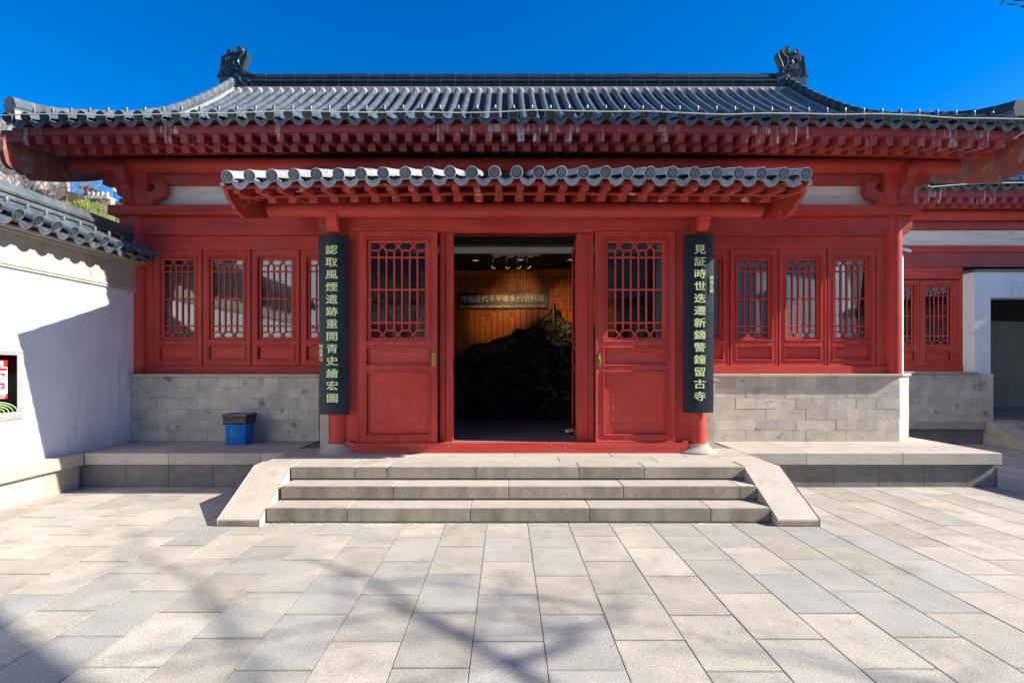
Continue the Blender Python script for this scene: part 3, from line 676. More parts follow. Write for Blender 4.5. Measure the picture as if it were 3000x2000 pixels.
# corner brackets
def c280(x, y, Y=7.74): return (PX(280+x/7.84, Y), PZ(480+y/7.84, Y))
side_arm = [c280(*q) for q in ((215,170),(222,280),(300,330),(372,372),(398,460),(440,520),(500,570),(522,640),(530,705),(570,750),(640,790),(720,830),(770,880),(798,942),(1172,942),(1190,800),(1190,170))]
inner_arm = [c280(*q) for q in ((1180,640),(1290,670),(1400,610),(1420,560),(1380,520),(1380,425),(1600,425),(1612,510),(1645,520),(1640,680),(1590,760),(1500,800),(1350,840),(1340,942),(1165,942))]
nose = [(7.74, 3.93), (7.74, 4.36), (7.18, 4.42), (7.13, 4.40), (7.11, 4.35), (7.14, 4.31), (7.19, 4.29), (7.24, 4.25), (7.25, 4.20), (7.32, 4.17), (7.40, 4.15), (7.44, 4.09), (7.52, 4.07), (7.60, 4.0), (7.64, 3.95)]
for sgn in (-1, 1):
    br = MB().box(-.09, .09, 7.66, 7.90, 3.908, 3.97, .01, M=T(-5.52 if sgn < 0 else 5.80, 0, 0)).build('corner_bracket', 'redold', hall)
    def mir(poly): return poly if sgn < 0 else [(.28-x, z) for x, z in poly]
    MB().prism(mir(side_arm), 'y', 7.70, 7.82).build('outer_arm', 'red', br)
    MB().prism(mir(inner_arm), 'y', 7.705, 7.815).build('inner_arm', 'redold', br)
    cx = -5.50 if sgn < 0 else 5.78
    MB().prism([(7.74-(7.74-y)*.40, z) for y, z in nose], 'x', cx-.06, cx+.06).build('carved_nose', 'redold', br)
    sw = MB()
    for xx in (cx-.062, cx+.062):
        P = []
        for i in range(20):
            t = i/19; a = 2.2+t*7; r = .065*(1-.8*t); P.append((xx, 7.54+r*.6*math.cos(a), 4.33+r*math.sin(a)))
        sw.tube(P, .010, 5)
        sw.tube([(xx, 7.57, 4.25), (xx, 7.60, 4.21), (xx, 7.63, 4.16), (xx, 7.67, 4.10), (xx, 7.69, 4.03)], .011, 5)
    sw.build('scroll_carving', 'redold', br)
    wd = MB(); wd.box(cx-.26 if sgn < 0 else cx-.02, cx+.02 if sgn < 0 else cx+.26, 7.64, 7.85, 4.385, 4.41, .004); wd.build('wedge_block', 'band', br)

# bargeboards of the main roof
front = [(6.85, 4.64), (6.80, 4.50), (6.80, 4.36), (6.815, 4.30), (6.844, 4.22), (6.90, 4.175), (6.96, 4.17), (7.01, 4.196), (7.05, 4.165), (7.12, 4.15), (7.17, 4.19), (7.20, 4.14), (7.26, 4.125)]
rest = [(7.7, 4.25), (8.22, 4.43), (8.8, 4.68), (9.5, 5.05), (10.3, 5.55), (11.4, 6.4), (12.45, 7.4), (12.45, 7.95)]
topl = [(11.33, 7.00), (10.18, 6.2), (9.24, 5.63), (8.46, 5.28), (7.5, 4.91)]
for x, d in ((-6.52, -.05), (6.80, -.09)):
    MB().prism([(y, z+d*max(0, 1-(y-6.8)/3)) for y, z in front+rest+topl], 'x', x, x+.06 if x < 0 else x-.06).build('bargeboard', 'barge', roof)
MB().box(-6.56, -6.3, 6.86, 6.93, 4.45, 4.60, .01).build('barge_end_block', 'barge', roof)

# ------------------------------------------------------------------ lattice leaves (windows and doors)
def lattice(m, x0, x1, z0, z1, nb, y, wb, hs, dd=.016):
    """nb uprights; rails at heights hs; crossed struts top and bottom"""
    xsb = [x0+(x1-x0)*(i+1)/(nb+1) for i in range(nb)]
    zt, zt2, zm, zb2, zb = hs
    def bar(a, b, w2=wb): # bevelled bar between two points in the XZ plane
        a = Vector((a[0], 0, a[1])); b = Vector((b[0], 0, b[1])); d = (b-a); L = d.length; ang = math.atan2(d.z, d.x)
        m.box(0, L, -dd*.5, dd*.5, -w2/2, w2/2, w2*.28, M=T(a.x, y, a.z, 0, -ang))
    for i, x in enumerate(xsb): bar((x, zb), (x, zt))
    bar((x0, zm), (x1, zm)); bar((x0, zt2), (x1, zt2)); bar((x0, zb2), (x1, zb2))
    for zz, ze in ((zt, z1), (zb, z0)):
        k = 1 if ze > zz else -1
        prev = x0
        for i in range(0, nb, 2):
            a, b_ = xsb[i], xsb[i+1]; bar((prev, zz), (a, zz)); prev = b_
            hgt = abs(ze-zz); ext = (b_-a)
            bar((a, zz), (b_-ext*.12, ze)); bar((b_, zz), (a+ext*.12, ze))
        bar((prev, zz), (x1, zz))
    return m
MOULD = [(-.001, 0), (-.001, -.010), (.012, -.010), (.018, -.003), (.03, -.003), (.034, -.012), (.046, -.012), (.052, -.004), (.060, .002)]
def make_leaf(W, H, opening, nb, hs, panels, stile=.097, wb=.022, depth=.055):
    """returns dict of meshes at local origin (x 0..W, z 0..H, face at y=0, back at +depth)"""
    x0, x1, z0, z1 = opening; D = {}
    fr = MB()
    # stiles and rails
    fr.box(0, stile, 0, depth, 0, H, .006); fr.box(W-stile, W, 0, depth, 0, H, .006)
    cuts = sorted([(z0-.035, z1+.035)]+[(a, b) for a, b, *_ in panels]); prev = 0
    for a, b in cuts+[(H, H)]:
        fr.box(stile-.001, W-stile+.001, .0015, depth-.0015, prev, a, 0); prev = b
    # mouldings round every opening
    def mould(a0, a1, b0, b1, wd=.034, pr=.013):
        fr.ring(a0-wd, a1+wd, b0-wd, b1+wd, [(0, .001), (0.003, -pr*.55), (wd*.28, -pr*.6), (wd*.34, -pr*.2), (wd*.46, -pr*.2), (wd*.52, -pr), (wd*.85, -pr), (wd, .004), (wd, depth*.8)])
    mould(stile, W-stile, z0-.035, z1+.035)
    for a, b, *_ in panels: mould(stile, W-stile, a, b)
    fr.ring(0, W, 0, H, [(0, .0), (.004, -.008), (.018, -.008), (.024, .0)])
    D['frame'] = fr
    lt = MB()
    for (a, b, c, d) in ((stile-.002, x0, z0-.037, z1+.037), (x1, W-stile+.002, z0-.037, z1+.037), (x0-.001, x1+.001, z0-.037, z0), (x0-.001, x1+.001, z1, z1+.037)):
        lt.box(a, b, .026, .048, c, d, .003)
    lattice(lt, x0, x1, z0, z1, nb, .036, wb, hs)
    D['lattice'] = lt
    D['pane'] = MB().box(x0-.004, x1+.004, .0485, .052, z0-.004, z1+.004)
    pn = MB()
    for pnl in panels:
        a, b = pnl[0], pnl[1]; pn.box(stile-.002, W-stile+.002, .034, .046, a-.002, b+.002)
        cx = W/2; cz = (a+b)/2; hw = (W-2*stile)/2; hh = (b-a)/2
        if pnl[2] == 'oblong':
            ax, az = hw*.72, hh*.50; q = min(az*.5, .03); P = []
            for sx, sz in ((1, 1), (-1, 1), (-1, -1), (1, -1)):
                c1 = (cx+sx*(ax), cz+sz*(az-q*1.2)); c2 = (cx+sx*(ax-q*1.0), cz+sz*(az-q*.35)); c3 = (cx+sx*(ax-q*2.2), cz+sz*az)
                P += [c1, c2, c3] if (sx*sz > 0) else [c3, c2, c1]
            pn.prism([(x, z) for x, z in P], 'y', .031, .0345)
            pn.tube([(x, .031, z) for x, z in P], .0035, 5, closed=True)
        else:
            # big panel: framed outline with a cloud-shaped opening at the foot
            half = [(0, .76), (-.05, .745), (-.11, .70), (-.2, .71), (-.5, .71), (-.56, .68), (-.60, .60), (-.60, -.62), (-.57, -.66), (-.52, -.70), (-.20, -.70), (-.13, -.64), (-.09, -.56), (-.10, -.47), (-.15, -.42), (-.26, -.41), (-.33, -.35), (-.35, -.26), (-.33, -.17), (-.28, -.13), (-.29, 0), (-.24, .10), (-.13, .19), (-.04, .27), (0, .32)]
            H1 = [(cx+x*hw*1.22, .034, cz+z*hh) for x, z in half]
            H2 = [(cx-x*hw*1.22, .034, cz+z*hh) for x, z in half]
            pn.tube(H1, .0055, 6); pn.tube(H2, .0055, 6)
            # board joints
            for t in (-.62, .55): pn.box(cx+t*hw-.0012, cx+t*hw+.0012, .0335, .036, a, b)
    D['panel'] = pn
    return D
def put_leaf(D, parent, M, cache, name='window'):
    if 'me' not in cache:
        cache['me'] = {k: v.mesh(k) for k, v in D.items()}
        for k, mname in (('frame', 'redv'), ('lattice', 'redplain'), ('pane', 'glass'), ('panel', 'redplain')): cache['me'][k].materials.append(Mt[mname])
    f = place(name, cache['me']['frame'], None, parent, M=M)
    for k in ('lattice', 'pane', 'panel'): place(k, cache['me'][k], None, f, M=M)
    return f
WW, WH = .716, 1.738
Dw = make_leaf(WW, WH, (.135, WW-.135, .43, 1.588), 4, (1.508, 1.418, 1.008, .600, .508), [(.097, .289, 'oblong')])
cw = {}
for i in range(4): put_leaf(Dw, hall, T(-5.278+i*.7325, WY-.012, 1.544), cw)
for i in range(4): put_leaf(Dw, hall, T(2.632+i*.7325, WY-.012, 1.544), cw)
# blinds behind the windows
for (xa, xb) in ((-5.3, -2.35), (2.6, 5.6)):
    for i in range(8):
        wdt = (xb-xa)/8; MB().box(xa+i*wdt+.004, xa+(i+1)*wdt-.004, 8.09, 8.095, 1.55, 3.3).build('window_blind', 'blind', hall)
DW, DH = 1.010, 2.690
so_ = (DW-.70)/2
Dd = make_leaf(DW, DH, (so_+.003, DW-so_-.003, 1.335, 2.545), 6, (2.452, 2.362, 1.95, 1.528, 1.432), [(.108, .888, 'cloud'), (.993, 1.197, 'oblong')], stile=.112, wb=.024, depth=.06)
cdr = {}
DY = 6.735
dl = [put_leaf(Dd, hall, T(-1.883, DY, .568), cdr, 'door_leaf'), put_leaf(Dd, hall, T(1.143, DY, .568), cdr, 'door_leaf')]
# open leaves, swung inwards
dl.append(put_leaf(Dd, hall, T(-.690, 6.90, .568) @ Matrix.Rotation(PI/2+.10, 4, 'Z'), cdr, 'door_leaf'))
dl.append(put_leaf(Dd, hall, T(.995, 7.92, .568) @ Matrix.Rotation(-PI/2-.062, 4, 'Z'), cdr, 'door_leaf'))
MB().box(-.855, -.785, 6.83, 6.90, .50, 3.262, .004).build('door_post', 'redv', hall)
MB().box(-.778, -.68, 6.85, 6.895, .568, 3.255, .004).build('door_stile', 'redv', hall)
MB().box(.925, 1.065, 6.86, 6.90, .568, 3.255, .004).build('door_stile', 'redv', hall)
MB().box(1.07, 1.137, 6.83, 6.90, .50, 3.262, .004).build('door_post', 'redv', hall)
# brass plates
for x, dobj in ((-.915, dl[0]), (1.192, dl[1])):
    bp = MB().prism([(-.024, -.085), (.024, -.085), (.03, -.06), (.03, .07), (.018, .10), (-.018, .10), (-.03, .07), (-.03, -.06)], 'y', DY-.020, DY-.008)
    bp.tube([(0, DY-.022, -.05), (.01, DY-.026, 0), (-.01, DY-.026, .03), (0, DY-.022, .07)], .005, 5)
    o = bp.build('brass_plate', 'brass', dobj, M=T(x, 0, 1.62))
# door surround
MB().box(-2.045, -1.888, 6.76, 6.86, .50, 3.262, .006).build('door_jamb', 'redv', hall)
MB().box(2.158, 2.355, 6.76, 6.86, .50, 3.262, .006).build('door_jamb', 'redv', hall)
MB().box(-2.06, 2.37, 6.73, 6.87, 3.262, 3.50, .006).build('door_lintel', 'red', hall)
MB().prism([(-2.03, .60), (-1.96, .585), (-1.955, .566), (2.225, .566), (2.23, .585), (2.30, .60), (2.335, .50), (2.27, .455), (2.16, .442), (-1.86, .442), (-1.97, .455), (-2.05, .5)], 'y', 6.70, 6.80).build('threshold', 'thresh', hall)
for x in (-2.15, 2.455):
    cyl('porch_column', 'redv', hall, (x, 6.80, .52), (x, 6.80, 3.38), .112, 28)
    MB().lathe([(.235, 0), (.235, .02), (.19, .045), (.155, .075), (.14, .10), (.14, .115)], (x, 6.80, .4396), 28).build('column_base', 'stone', hall)
# vestibule side walls
for (xa, xb) in ((-2.42, -2.30), (2.60, 2.72)):
    MB().box(xa, xb, 6.94, 7.93, 1.372, 3.9).build('porch_side_wall', 'red', hall)
    MB().box(xa+.01, xb-.01, 6.90, 7.93, .44, 1.34).build('porch_side_core', 'joint', hall)
    MB().box(xa-.035, xb+.035, 6.84, 7.70, 1.340, 1.372, .005).build('cap_slab', 'stone', hall)
# porch brackets
def c900(x, y, Y=6.66): return (PX(900+x/14.256, Y), PZ(590+y/14.256, Y))
wing = [c900(*q) for q in ((375,520),(370,690),(420,760),(455,850),(458,940),(440,1040),(500,1110),(540,1180),(620,1240),(720,1300),(900,1300),(1360,1140),(1550,1110),(1560,500),(1400,360),(740,360),(740,500))]
nose2 = [(6.68, 3.22), (6.68, 3.50), (6.38, 3.485), (6.375, 3.43), (6.40, 3.395), (6.405, 3.365), (6.43, 3.345), (6.44, 3.315), (6.47, 3.29), (6.50, 3.26), (6.55, 3.24), (6.60, 3.225)]
for sgn, cx in ((-1, -2.15), (1, 2.455)):
    br = MB().box(cx-.075, cx+.075, 6.62, 6.75, 3.40, 3.46, .01).build('porch_bracket', 'red', hall)
    pl = wing if sgn < 0 else [(.30-x, z) for x, z in wing]
    MB().prism(pl, 'y', 6.655, 6.70).build('side_arm', 'redold', br)
    MB().prism([(6.68-(6.68-y)*.68, z) for y, z in nose2], 'x', cx-.066, cx+.064).build('carved_nose', 'redplain', br)

# ------------------------------------------------------------------ porch canopy
can = MB().box(-3.05, 3.30, 7.70, 7.82, 4.12, 4.40).build('porch_canopy', 'mortar', hall)
def dz_can(x): x -= .2; return -.0045*x*x if x < 0 else -.0022*x*x
CP = [(5.60, 3.592), (6.2, 3.79), (7.0, 4.07), (7.78, 4.35)]
NP = 27; cp_ = (3.17+2.941)/(NP-1)
tile_field(can, Matrix.Identity(4), [-2.941+cp_*i for i in range(NP)], cp_, CP, 300, 'oldtile', 'oldtile_i', 'pan', 'redold', 'tile', dz_can, knob=False)
for x, s in ((-3.035, -1), (3.262, 1)): MB().tube([(x, 5.66, 3.535+dz_can(x)), (x, 7.78, 4.29)], .022, 8).build('edge_tile', 'oldtile', can)
strip('eave_board', 'redpeel', can, -3.06, 3.30, dz_can, 5.70, 5.75, 3.505, 3.53)
strip('soffit_board', 'redold', can, -3.05, 3.29, dz_can, 5.74, 6.9, 3.508, 3.522, .30)
strip('rafter_tie_board', 'redpeel', can, -3.05, 3.29, dz_can, 6.03, 6.06, 3.505, 3.55)
u2 = MB().box(-.036, .036, 0, .55, 0, .062, .003).mesh('upper_rafter'); u2.materials.append(Mt['redpeel'])
l2 = MB().box(-.047, .047, 0, .85, 0, .092, .004).mesh('lower_rafter'); l2.materials.append(Mt['redpeel'])
for i in range(NP):
    x = -2.90+i*cp_
    if x < 3.25: place('upper_rafter', u2, None, can, M=T(x, 5.705+R.uniform(-.004, .004), 3.443+dz_can(x), math.atan(.16)))
    if i > 0 and x < 3.2: place('lower_rafter', l2, None, can, M=T(x, 6.04, 3.418+dz_can(x)*.6, math.atan(.31)))
strip('eave_fillet', 'redpeel', can, -3.0, 3.25, dz_can, 5.98, 6.03, 3.488, 3.508)
cyl('canopy_purlin', 'red', can, (-2.93, 6.56, 3.478), (3.16, 6.56, 3.478), .092, 24)
cb = [(5.83, 3.58), (5.85, 3.55), (5.90, 3.46), (5.96, 3.42), (6.0, 3.40), (6.03, 3.394), (6.05, 3.36), (6.13, 3.34), (6.17, 3.325), (6.2, 3.33), (6.27, 3.313), (7.0, 3.52), (7.78, 3.80), (7.78, 4.24), (6.9, 3.93), (6.2, 3.69)]
for x in (-3.135, 3.335): MB().prism([(y, z-.02) for y, z in cb], 'x', x, x+.045 if x < 0 else x-.045).build('bargeboard', 'redpeel', can)
MB().box(-2.4, 2.70, 6.90, 7.0, 3.50, 3.95).build('porch_gable_board', 'redold', can)
# twigs and dry leaves lodged in the canopy tiles
tw = MB()
for cx in (1.15-2.0, -.42, .63, 1.3, -2.0, 2.2):
    for i in range(14):
        a = R.uniform(0, PI); l = R.uniform(.02, .09); x = cx+R.uniform(-.04, .04)
        tw.tube([(x, 5.64+R.uniform(0, .1), 3.60), (x+l*math.cos(a), 5.62+R.uniform(0, .1), 3.60+l*.8*math.sin(a))], .0022, 3)
tw.build('dry_twigs', 'twig', kind='stuff')

# cable strung along the eave
cb_ = []
for i in range(120):
    x = -6.75+13.7*i/119; cb_.append((x, 6.762+.004*math.sin(i), 4.792+dz_main(x)+.012*math.sin(x*1.7)+.008*math.sin(x*4.1)))
tag(MB().tube(cb_, .007, 6).build('eave_cable', 'cable'), 'pale cable strung across the tile discs of the main eave', 'cable')
co = []
for i in range(30):
    x = 7.75+6*i/29; co.append((x, 9.885, 4.98-.015*math.exp(-(x-7.75))*8*(1 if x > 7.9 else 0)+.004*math.sin(x*3)))

tag(MB().tube(co, .009, 6).build('wing_cable', 'cable'), 'pale cable along the tiled eave of the right wing', 'cable')
# ------------------------------------------------------------------ brick walls
def brick_wall(parent, x0, x1, yf, z0, z1, rows, bw=.294, start=0.0, name='brick_wall', rz=0, origin=None, depth=.10):
    M = T(0, 0, 0) if origin is None else T(*origin, 0, 0, rz)
    bodyo = MB().box(x0+.004, x1-.004, yf+.006, yf+depth+.15, z0, z1, 0, M=M).build(name, 'joint', parent)
    h = (z1-z0)/rows
    for r in range(rows):
        x = x0-(bw/2 if r % 2 else 0)-start
        while x < x1-.01:
            a = max(x, x0); c = min(x+bw, x1); x += bw
            if c-a < .03: continue
            d = R.uniform(-.0015, .0025)
            MB().box(a+.0012, c-.0012, yf+d, yf+depth, z0+r*h+.0012, z0+(r+1)*h-.0012, .0022, M=M).build('brick', 'brick', bodyo)
    return bodyo
brick_wall(hall, -5.50, -2.735, 7.75, .44, 1.385, 6, start=.04)
brick_wall(hall, 2.735, 5.77, 7.75, .44, 1.385, 6, start=.1)
def cap(xa, xb, n, y0=7.69):
    w_ = (xb-xa)/n
    for i in range(n): MB().box(xa+i*w_+.001, xa+(i+1)*w_-.001, y0, 8.0, 1.385, 1.424, .006).build('cap_slab', 'stone', hall)
cap(-5.50, -2.3, 3); cap(2.62, 5.78, 3)
brick_wall(hall, -2.42, -2.30, 6.88, .44, 1.338, 6, bw=.3, name='pier_brick')
brick_wall(hall, 2.60, 2.72, 6.88, .44, 1.338, 6, bw=.3, name='pier_brick')
# right gable: splayed plinth and white splayed wall above
sp = MB().prism([(5.775, 7.76), (6.33, 8.315), (6.33, 13.9), (5.775, 13.9)], 'z', .44, 1.42).build('splayed_plinth', 'joint', hall)
brick_wall(sp, 0, .79, 0, .44, 1.385, 6, bw=.30, name='splay_bricks', rz=PI/4, origin=(5.772, 7.752, 0), depth=.02)
MB().box(-.0, .80, -.03, .02, 1.386, 1.424, .006, M=T(5.772, 7.752, 0, 0, 0, PI/4)).build('cap_slab', 'stone', hall)
MB().prism([(5.90, 7.93), (6.14, 8.17), (6.14, 13.9), (5.90, 13.9)], 'z', 1.425, 3.28).build('gable_wall', 'white', hall)
MB().prism([(5.84, 7.90), (6.24, 8.14), (6.24, 8.6), (5.9, 8.6)], 'z', 3.285, 3.33).build('gable_cap', 'tile', hall)
MB().box(5.90, 6.10, 8.2, 13.9, 3.33, 4.9).build('upper_gable_wall', 'white', hall)

# ------------------------------------------------------------------ inside the hall
MB().prism([(-2.28, 6.80), (2.58, 6.80), (2.58, 8.05), (5.8, 8.05), (5.8, 11.2), (-5.5, 11.2), (-5.5, 8.05), (-2.28, 8.05)], 'z', .45, .5605).build('interior_floor', 'floor', hall)
MB().box(-5.6, -5.5, 8.1, 11.2, .5, 3.7).build('interior_wall', 'black', hall)
MB().box(5.8, 5.9, 8.1, 11.2, .5, 3.7).build('interior_wall', 'black', hall)
MB().box(-5.6, 5.9, 10.9, 11.0, .5, 3.7).build('interior_wall', 'black', hall)
MB().box(-2.30, 2.60, 6.87, 8.5, 3.55, 3.60).build('porch_ceiling', 'darkceil', hall)
MB().box(-5.6, 5.9, 8.55, 11.2, 3.40, 3.46).build('interior_ceiling', 'darkceil', hall)
MB().box(-5.6, 5.9, 8.49, 8.56, 3.355, 3.445).build('ceiling_beam', 'beam', hall)
cg = MB()
for i in range(14): cg.box(-2.2+i*.33, -2.19+i*.33, 7.0, 8.45, 3.535, 3.55)
for j in range(6): cg.box(-2.3, 2.6, 7.1+j*.24, 7.11+j*.24, 3.536, 3.549)
cg.build('ceiling_grid', 'black', hall)
# display wall of amber slips, slightly turned
AW = T(.16, 10.22, 0, 0, 0, -.085)
dw = thing('display_wall', (.16, 10.22, .56), 'amber display wall of upright inscribed slips inside the doorway', 'display wall')
MB().box(-1.9, 2.1, .03, .06, .56, 3.42, M=AW).build('backing_board', 'black', dw)
words_ = ['中英续增条约', '中日修好条规', '中日北京专条', '中美华工条约', '中英会议藏印条约', '中法广州湾租界条约', '中俄勘分旅大租界条约', '中英会议藏印条款', '中英通商行船条约', '中德胶澳租界条约', '中英订租威海卫专条']
pw = .1125
for i in range(34):
    x = -1.9+i*pw; o = MB().box(x+.004, x+pw-.004, 0, .03, .6, 3.40, .004, M=AW).build('slip', 'slip', dw)
    cxs = x+pw/2
    for zz in (2.50, 2.43, 2.26):
        MB().box(x+.01, x+pw-.01, -.002, 0, zz-.003, zz+.001, M=AW).build('slip_notch', 'slip', o)
    MB().tube([AW @ Vector((x+.02, -.003, 2.475)), AW @ Vector((cxs, -.003, 2.455)), AW @ Vector((x+pw-.02, -.003, 2.475))], .0035, 4).build('slip_relief', 'slip', o)
    k = round((x-(-.02))/pw)
    if 0 <= k < 11 or i < 18: 
        wd_ = words_[k % 11]
        text('\n'.join(wd_), .086, 'sliptext', o, AW @ T(cxs, -.002, 3.28-len(wd_)*.043*1.05) @ FACE, bold=.0012, ext=.001)
# title sign
sg = thing('title_sign', (.0, 10.1, 2.79), 'dark title sign with pale Chinese and English lettering inside the doorway', 'sign')
MB().box(-1.095, .655, -.05, -.02, 2.645, 2.945, .004, M=AW).build('sign_board', 'sign', sg)
text('中国近代不平等条约史料展', .135, 'signtext', sg, AW @ T(-.225, -.053, 2.825) @ FACE, bold=.0010, ext=.002)
text('Historical Materials Show on the Unequal Treaties in the Modern History of China', .053, 'signtext', sg, AW @ T(-.225, -.053, 2.69) @ FACE, bold=.0004, ext=.001, sxy=(.93, 1.25))
# bronze mountain relief
UV = [(1310,1062),(1333,1050),(1355,1043),(1380,1013),(1398,1005),(1430,1004),(1450,992),(1480,986),(1495,981),(1505,968),(1514,962),(1540,966),(1565,955),(1590,931),(1606,920),(1616,903),(1621,889),(1624,890),(1630,912),(1642,926),(1660,941),(1690,948),(1720,940),(1760,960)]
rk = MB(); NXR, NZR = 200, 90; YR = 9.95
tp = [(PX(u, YR), PZ(v, YR)) for u, v in UV]
def topz(x):
    for (a, za), (b_, zb) in zip(tp[:-1], tp[1:]):
        if a <= x <= b_: return za+(zb-za)*(x-a)/(b_-a)
    return tp[0][1] if x < tp[0][0] else tp[-1][1]
for i in range(NXR+1):
    x = tp[0][0]+(tp[-1][0]-tp[0][0])*i/NXR; zt = topz(x)+.012*noise.noise(Vector((x*14, 0, 3)))
    for j in range(NZR+1):
        t = j/NZR; z = .66+(zt-.66)*t
        h = .10*noise.fractal(Vector((x*2.2, z*3.2, 1)), .9, 2.2, 5)+.035*noise.fractal(Vector((x*8, z*16, 5)), .8, 2.1, 3)
        bulge = .28*(1-t)**.6+.05
        rk.v.append((x, YR-bulge-h*min(1, (1-t)*6), z))
q = NZR+1
for i in range(NXR):
    for j in range(NZR): a = i*q+j; rk.f.append((a, a+q, a+q+1, a+1)); rk.s.append(False)
# little standing figures in relief: a pole and a column of carved rock
rk.tube([(PX(1622, 9.7), 9.66, 2.15), (PX(1622, 9.7), 9.80, 2.72)], .018, 6); rk.tube([(PX(1590, 9.7), 9.6, 1.9), (PX(1600, 9.7), 9.64, 2.2)], .022, 6)
tag(rk.build('mountain_relief', 'bronze'), 'dark bronze mountain relief with a pointed peak below the title sign', 'sculpture')
tag(MB().box(-1.4, 2.2, 9.55, 9.9, .561, .665, .01).build('relief_plinth', 'black'), 'low black plinth under the bronze mountain relief', 'plinth')
# track with four spotlights
tl = thing('track_light', (.17, 8.75, 3.4), 'grey ceiling track carrying four small spotlights inside the doorway', 'track light')
MB().box(PX(1439, 8.7), PX(1582, 8.7), 8.68, 8.71, 3.352, 3.378, .003).build('track', 'lampgrey', tl)
MB().box(.1, .14, 8.685, 8.705, 3.376, 3.402).build('track_mount', 'lampgrey', tl)
for u, tip in ((1446, .25), (1486, .05), (1517, -.2), (1545, -.35)):
    x = PX(u, 8.7); 
    h_ = MB().box(x+.004, x+.11, 8.675, 8.715, 3.325, 3.351, .006).build('spot_adapter', 'lampgrey', tl)
    MB().tube([(x+.02, 8.70, 3.33), (x-.008, 8.70, 3.30), (x-.008, 8.70, 3.215)], .008, 6).build('spot_arm', 'lampgrey', h_)
    MB().lathe([(.03, -.045), (.036, -.03), (.036, .03), (.03, .035)], (0, 0, 0), 14, axis='y').build('spot_head', 'black', h_, M=T(x+.01, 8.70, 3.195, .6, 0, tip))
    MB().lathe([(.033, .0), (.037, .004), (.037, .012), (.031, .014)], (0, 0, 0), 14, axis='y').build('spot_rim', 'lampon', h_, M=T(x+.01, 8.70, 3.195, -.5, 0, tip) @ T(0, .03, 0))
for u, v in ((1393, 762), (1525, 760), (1673, 760)):
    Yd = 1.85*F/(1070-v); x = PX(u, Yd); dn = thing('downlight', (x, Yd, 3.4), {1393: 'small round ceiling downlight left of the spotlight track', 1525: 'small round ceiling downlight behind the spotlight track', 1673: 'small round ceiling downlight right of the spotlight track'}[u], 'downlight', 'ceiling downlights inside the hall')
    MB().lathe([(.075, 0), (.08, -.006), (.058, -.010), (.056, -.002)], (x, Yd, 3.3995), 20).build('downlight_rim', 'lampgrey', dn)
    MB().lathe([(.05, 0), (.05, -.004)], (x, Yd, 3.3985), 16).build('downlight_lamp', 'lampon', dn)
# the lit spotlights themselves
def spot(loc, tgt, e, size, c=(1, .72, .42), blend=.6):
    l = bpy.data.lights.new('spotlight', 'SPOT'); l.energy = e; l.spot_size = math.radians(size); l.spot_blend = blend; l.color = c; l.shadow_soft_size = .03
    o = bpy.data.objects.new('spotlight', l); col.objects.link(o); o.location = loc
    o.rotation_euler = (Vector(loc)-Vector(tgt)).to_track_quat('Z', 'Y').to_euler()
spot((-.19, 8.78, 3.13), (-.18, 10.1, 2.55), 19, 46, (1, .62, .26), 1); spot((.26, 8.78, 3.13), (.25, 10.1, 2.88), 14, 46, (1, .66, .32), 1); spot((.40, 8.78, 3.13), (1.30, 10.1, 2.55), 24, 50, (1, .60, .26), 1)
spot((1.05, 8.9, 3.15), (1.05, 9.7, 2.40), 11, 30, (1, .8, .5))
# shoe behind the open leaf
sh = MB(); 
for i in range(9):
    t = i/8; r = .035*math.sin(PI*(.12+.8*t)); sh.v += [( .93-.09+.02*math.sin(t*3)+0*t, 7.45+.0, 0)]*0
sh = MB().lathe([(.012, 0), (.036, .02), (.042, .07), (.04, .14), (.046, .20), (.03, .24)], (0, 0, 0), 12, axis='y')
shm = sh.mesh('shoe_upper'); shoe = thing('shoe', (.97, 7.42, .56), 'white shoe tip showing beside the foot of the right open door leaf', 'shoe')
place('shoe_upper', shm, 'shoe', shoe, M=T(.86, 7.62, .60, 0, 0, -.9, sz=.75)); MB().box(-.042, .042, 0, .25, 0, .022, .01, M=T(.86, 7.62, .562, 0, 0, -.9)).build('sole', 'soil', shoe)

# ------------------------------------------------------------------ couplet boards
def plaque(cx, z0, z1, wd, chars, label, tilt, small, sx, szs, seal):
    t = thing('couplet_board', (cx, 6.60, z0), label, 'couplet board', 'black couplet boards hanging on the porch columns')
    m = MB(); n = 12; Rr = .50; H = z1-z0
    M = T(cx, 6.66, (z0+z1)/2, 0, tilt, 0)
    def yy(x): return -(math.sqrt(Rr*Rr-x*x)-Rr)*-1
    pts = [(-wd/2+wd*i/n) for i in range(n+1)]
    fr = [(x, (Rr-math.sqrt(Rr*Rr-x*x))-.045) for x in pts]; bk = [(x, (Rr-math.sqrt(Rr*Rr-x*x))-.02) for x in reversed(pts)]
    mb = MB().prism(fr+bk, 'z', -H/2, H/2)
    o = mb.build('board', 'plaque', t, M=M); bv = o.modifiers.new('b', 'BEVEL'); bv.width = .003; bv.segments = 2; bv.limit_method = 'ANGLE'
    k = len(chars); pit = (H-.40)/(k-1)*1.0
    for i, ch in enumerate(chars):
        text(ch, .137, 'glyph', t, M @ T(sx, -.048, H/2-.20-i*pit) @ FACE, name='carved_character', bold=.0013, ext=.003, sxy=(1.14, .90))
    for i, ch in enumerate(small): text(ch, .052, 'glyph', t, M @ T(szs[0], -.0375, szs[1]-i*.055) @ FACE, name='small_character', bold=.0008, ext=.0015)
    if seal: MB().box(-.022, .022, -.040, -.036, -.024, .024, 0).build('seal', 'seal', t, M=M @ T(szs[0], 0, szs[1]-len(small)*.055))
plaque(-2.162, .933, 3.185, .372, '認取風煙遺跡重開青史繪宏圖', 'black couplet board on the left porch column, pale green characters, signature low at left', -.006, '炳森書', -.012, (-.152, -.27), True)
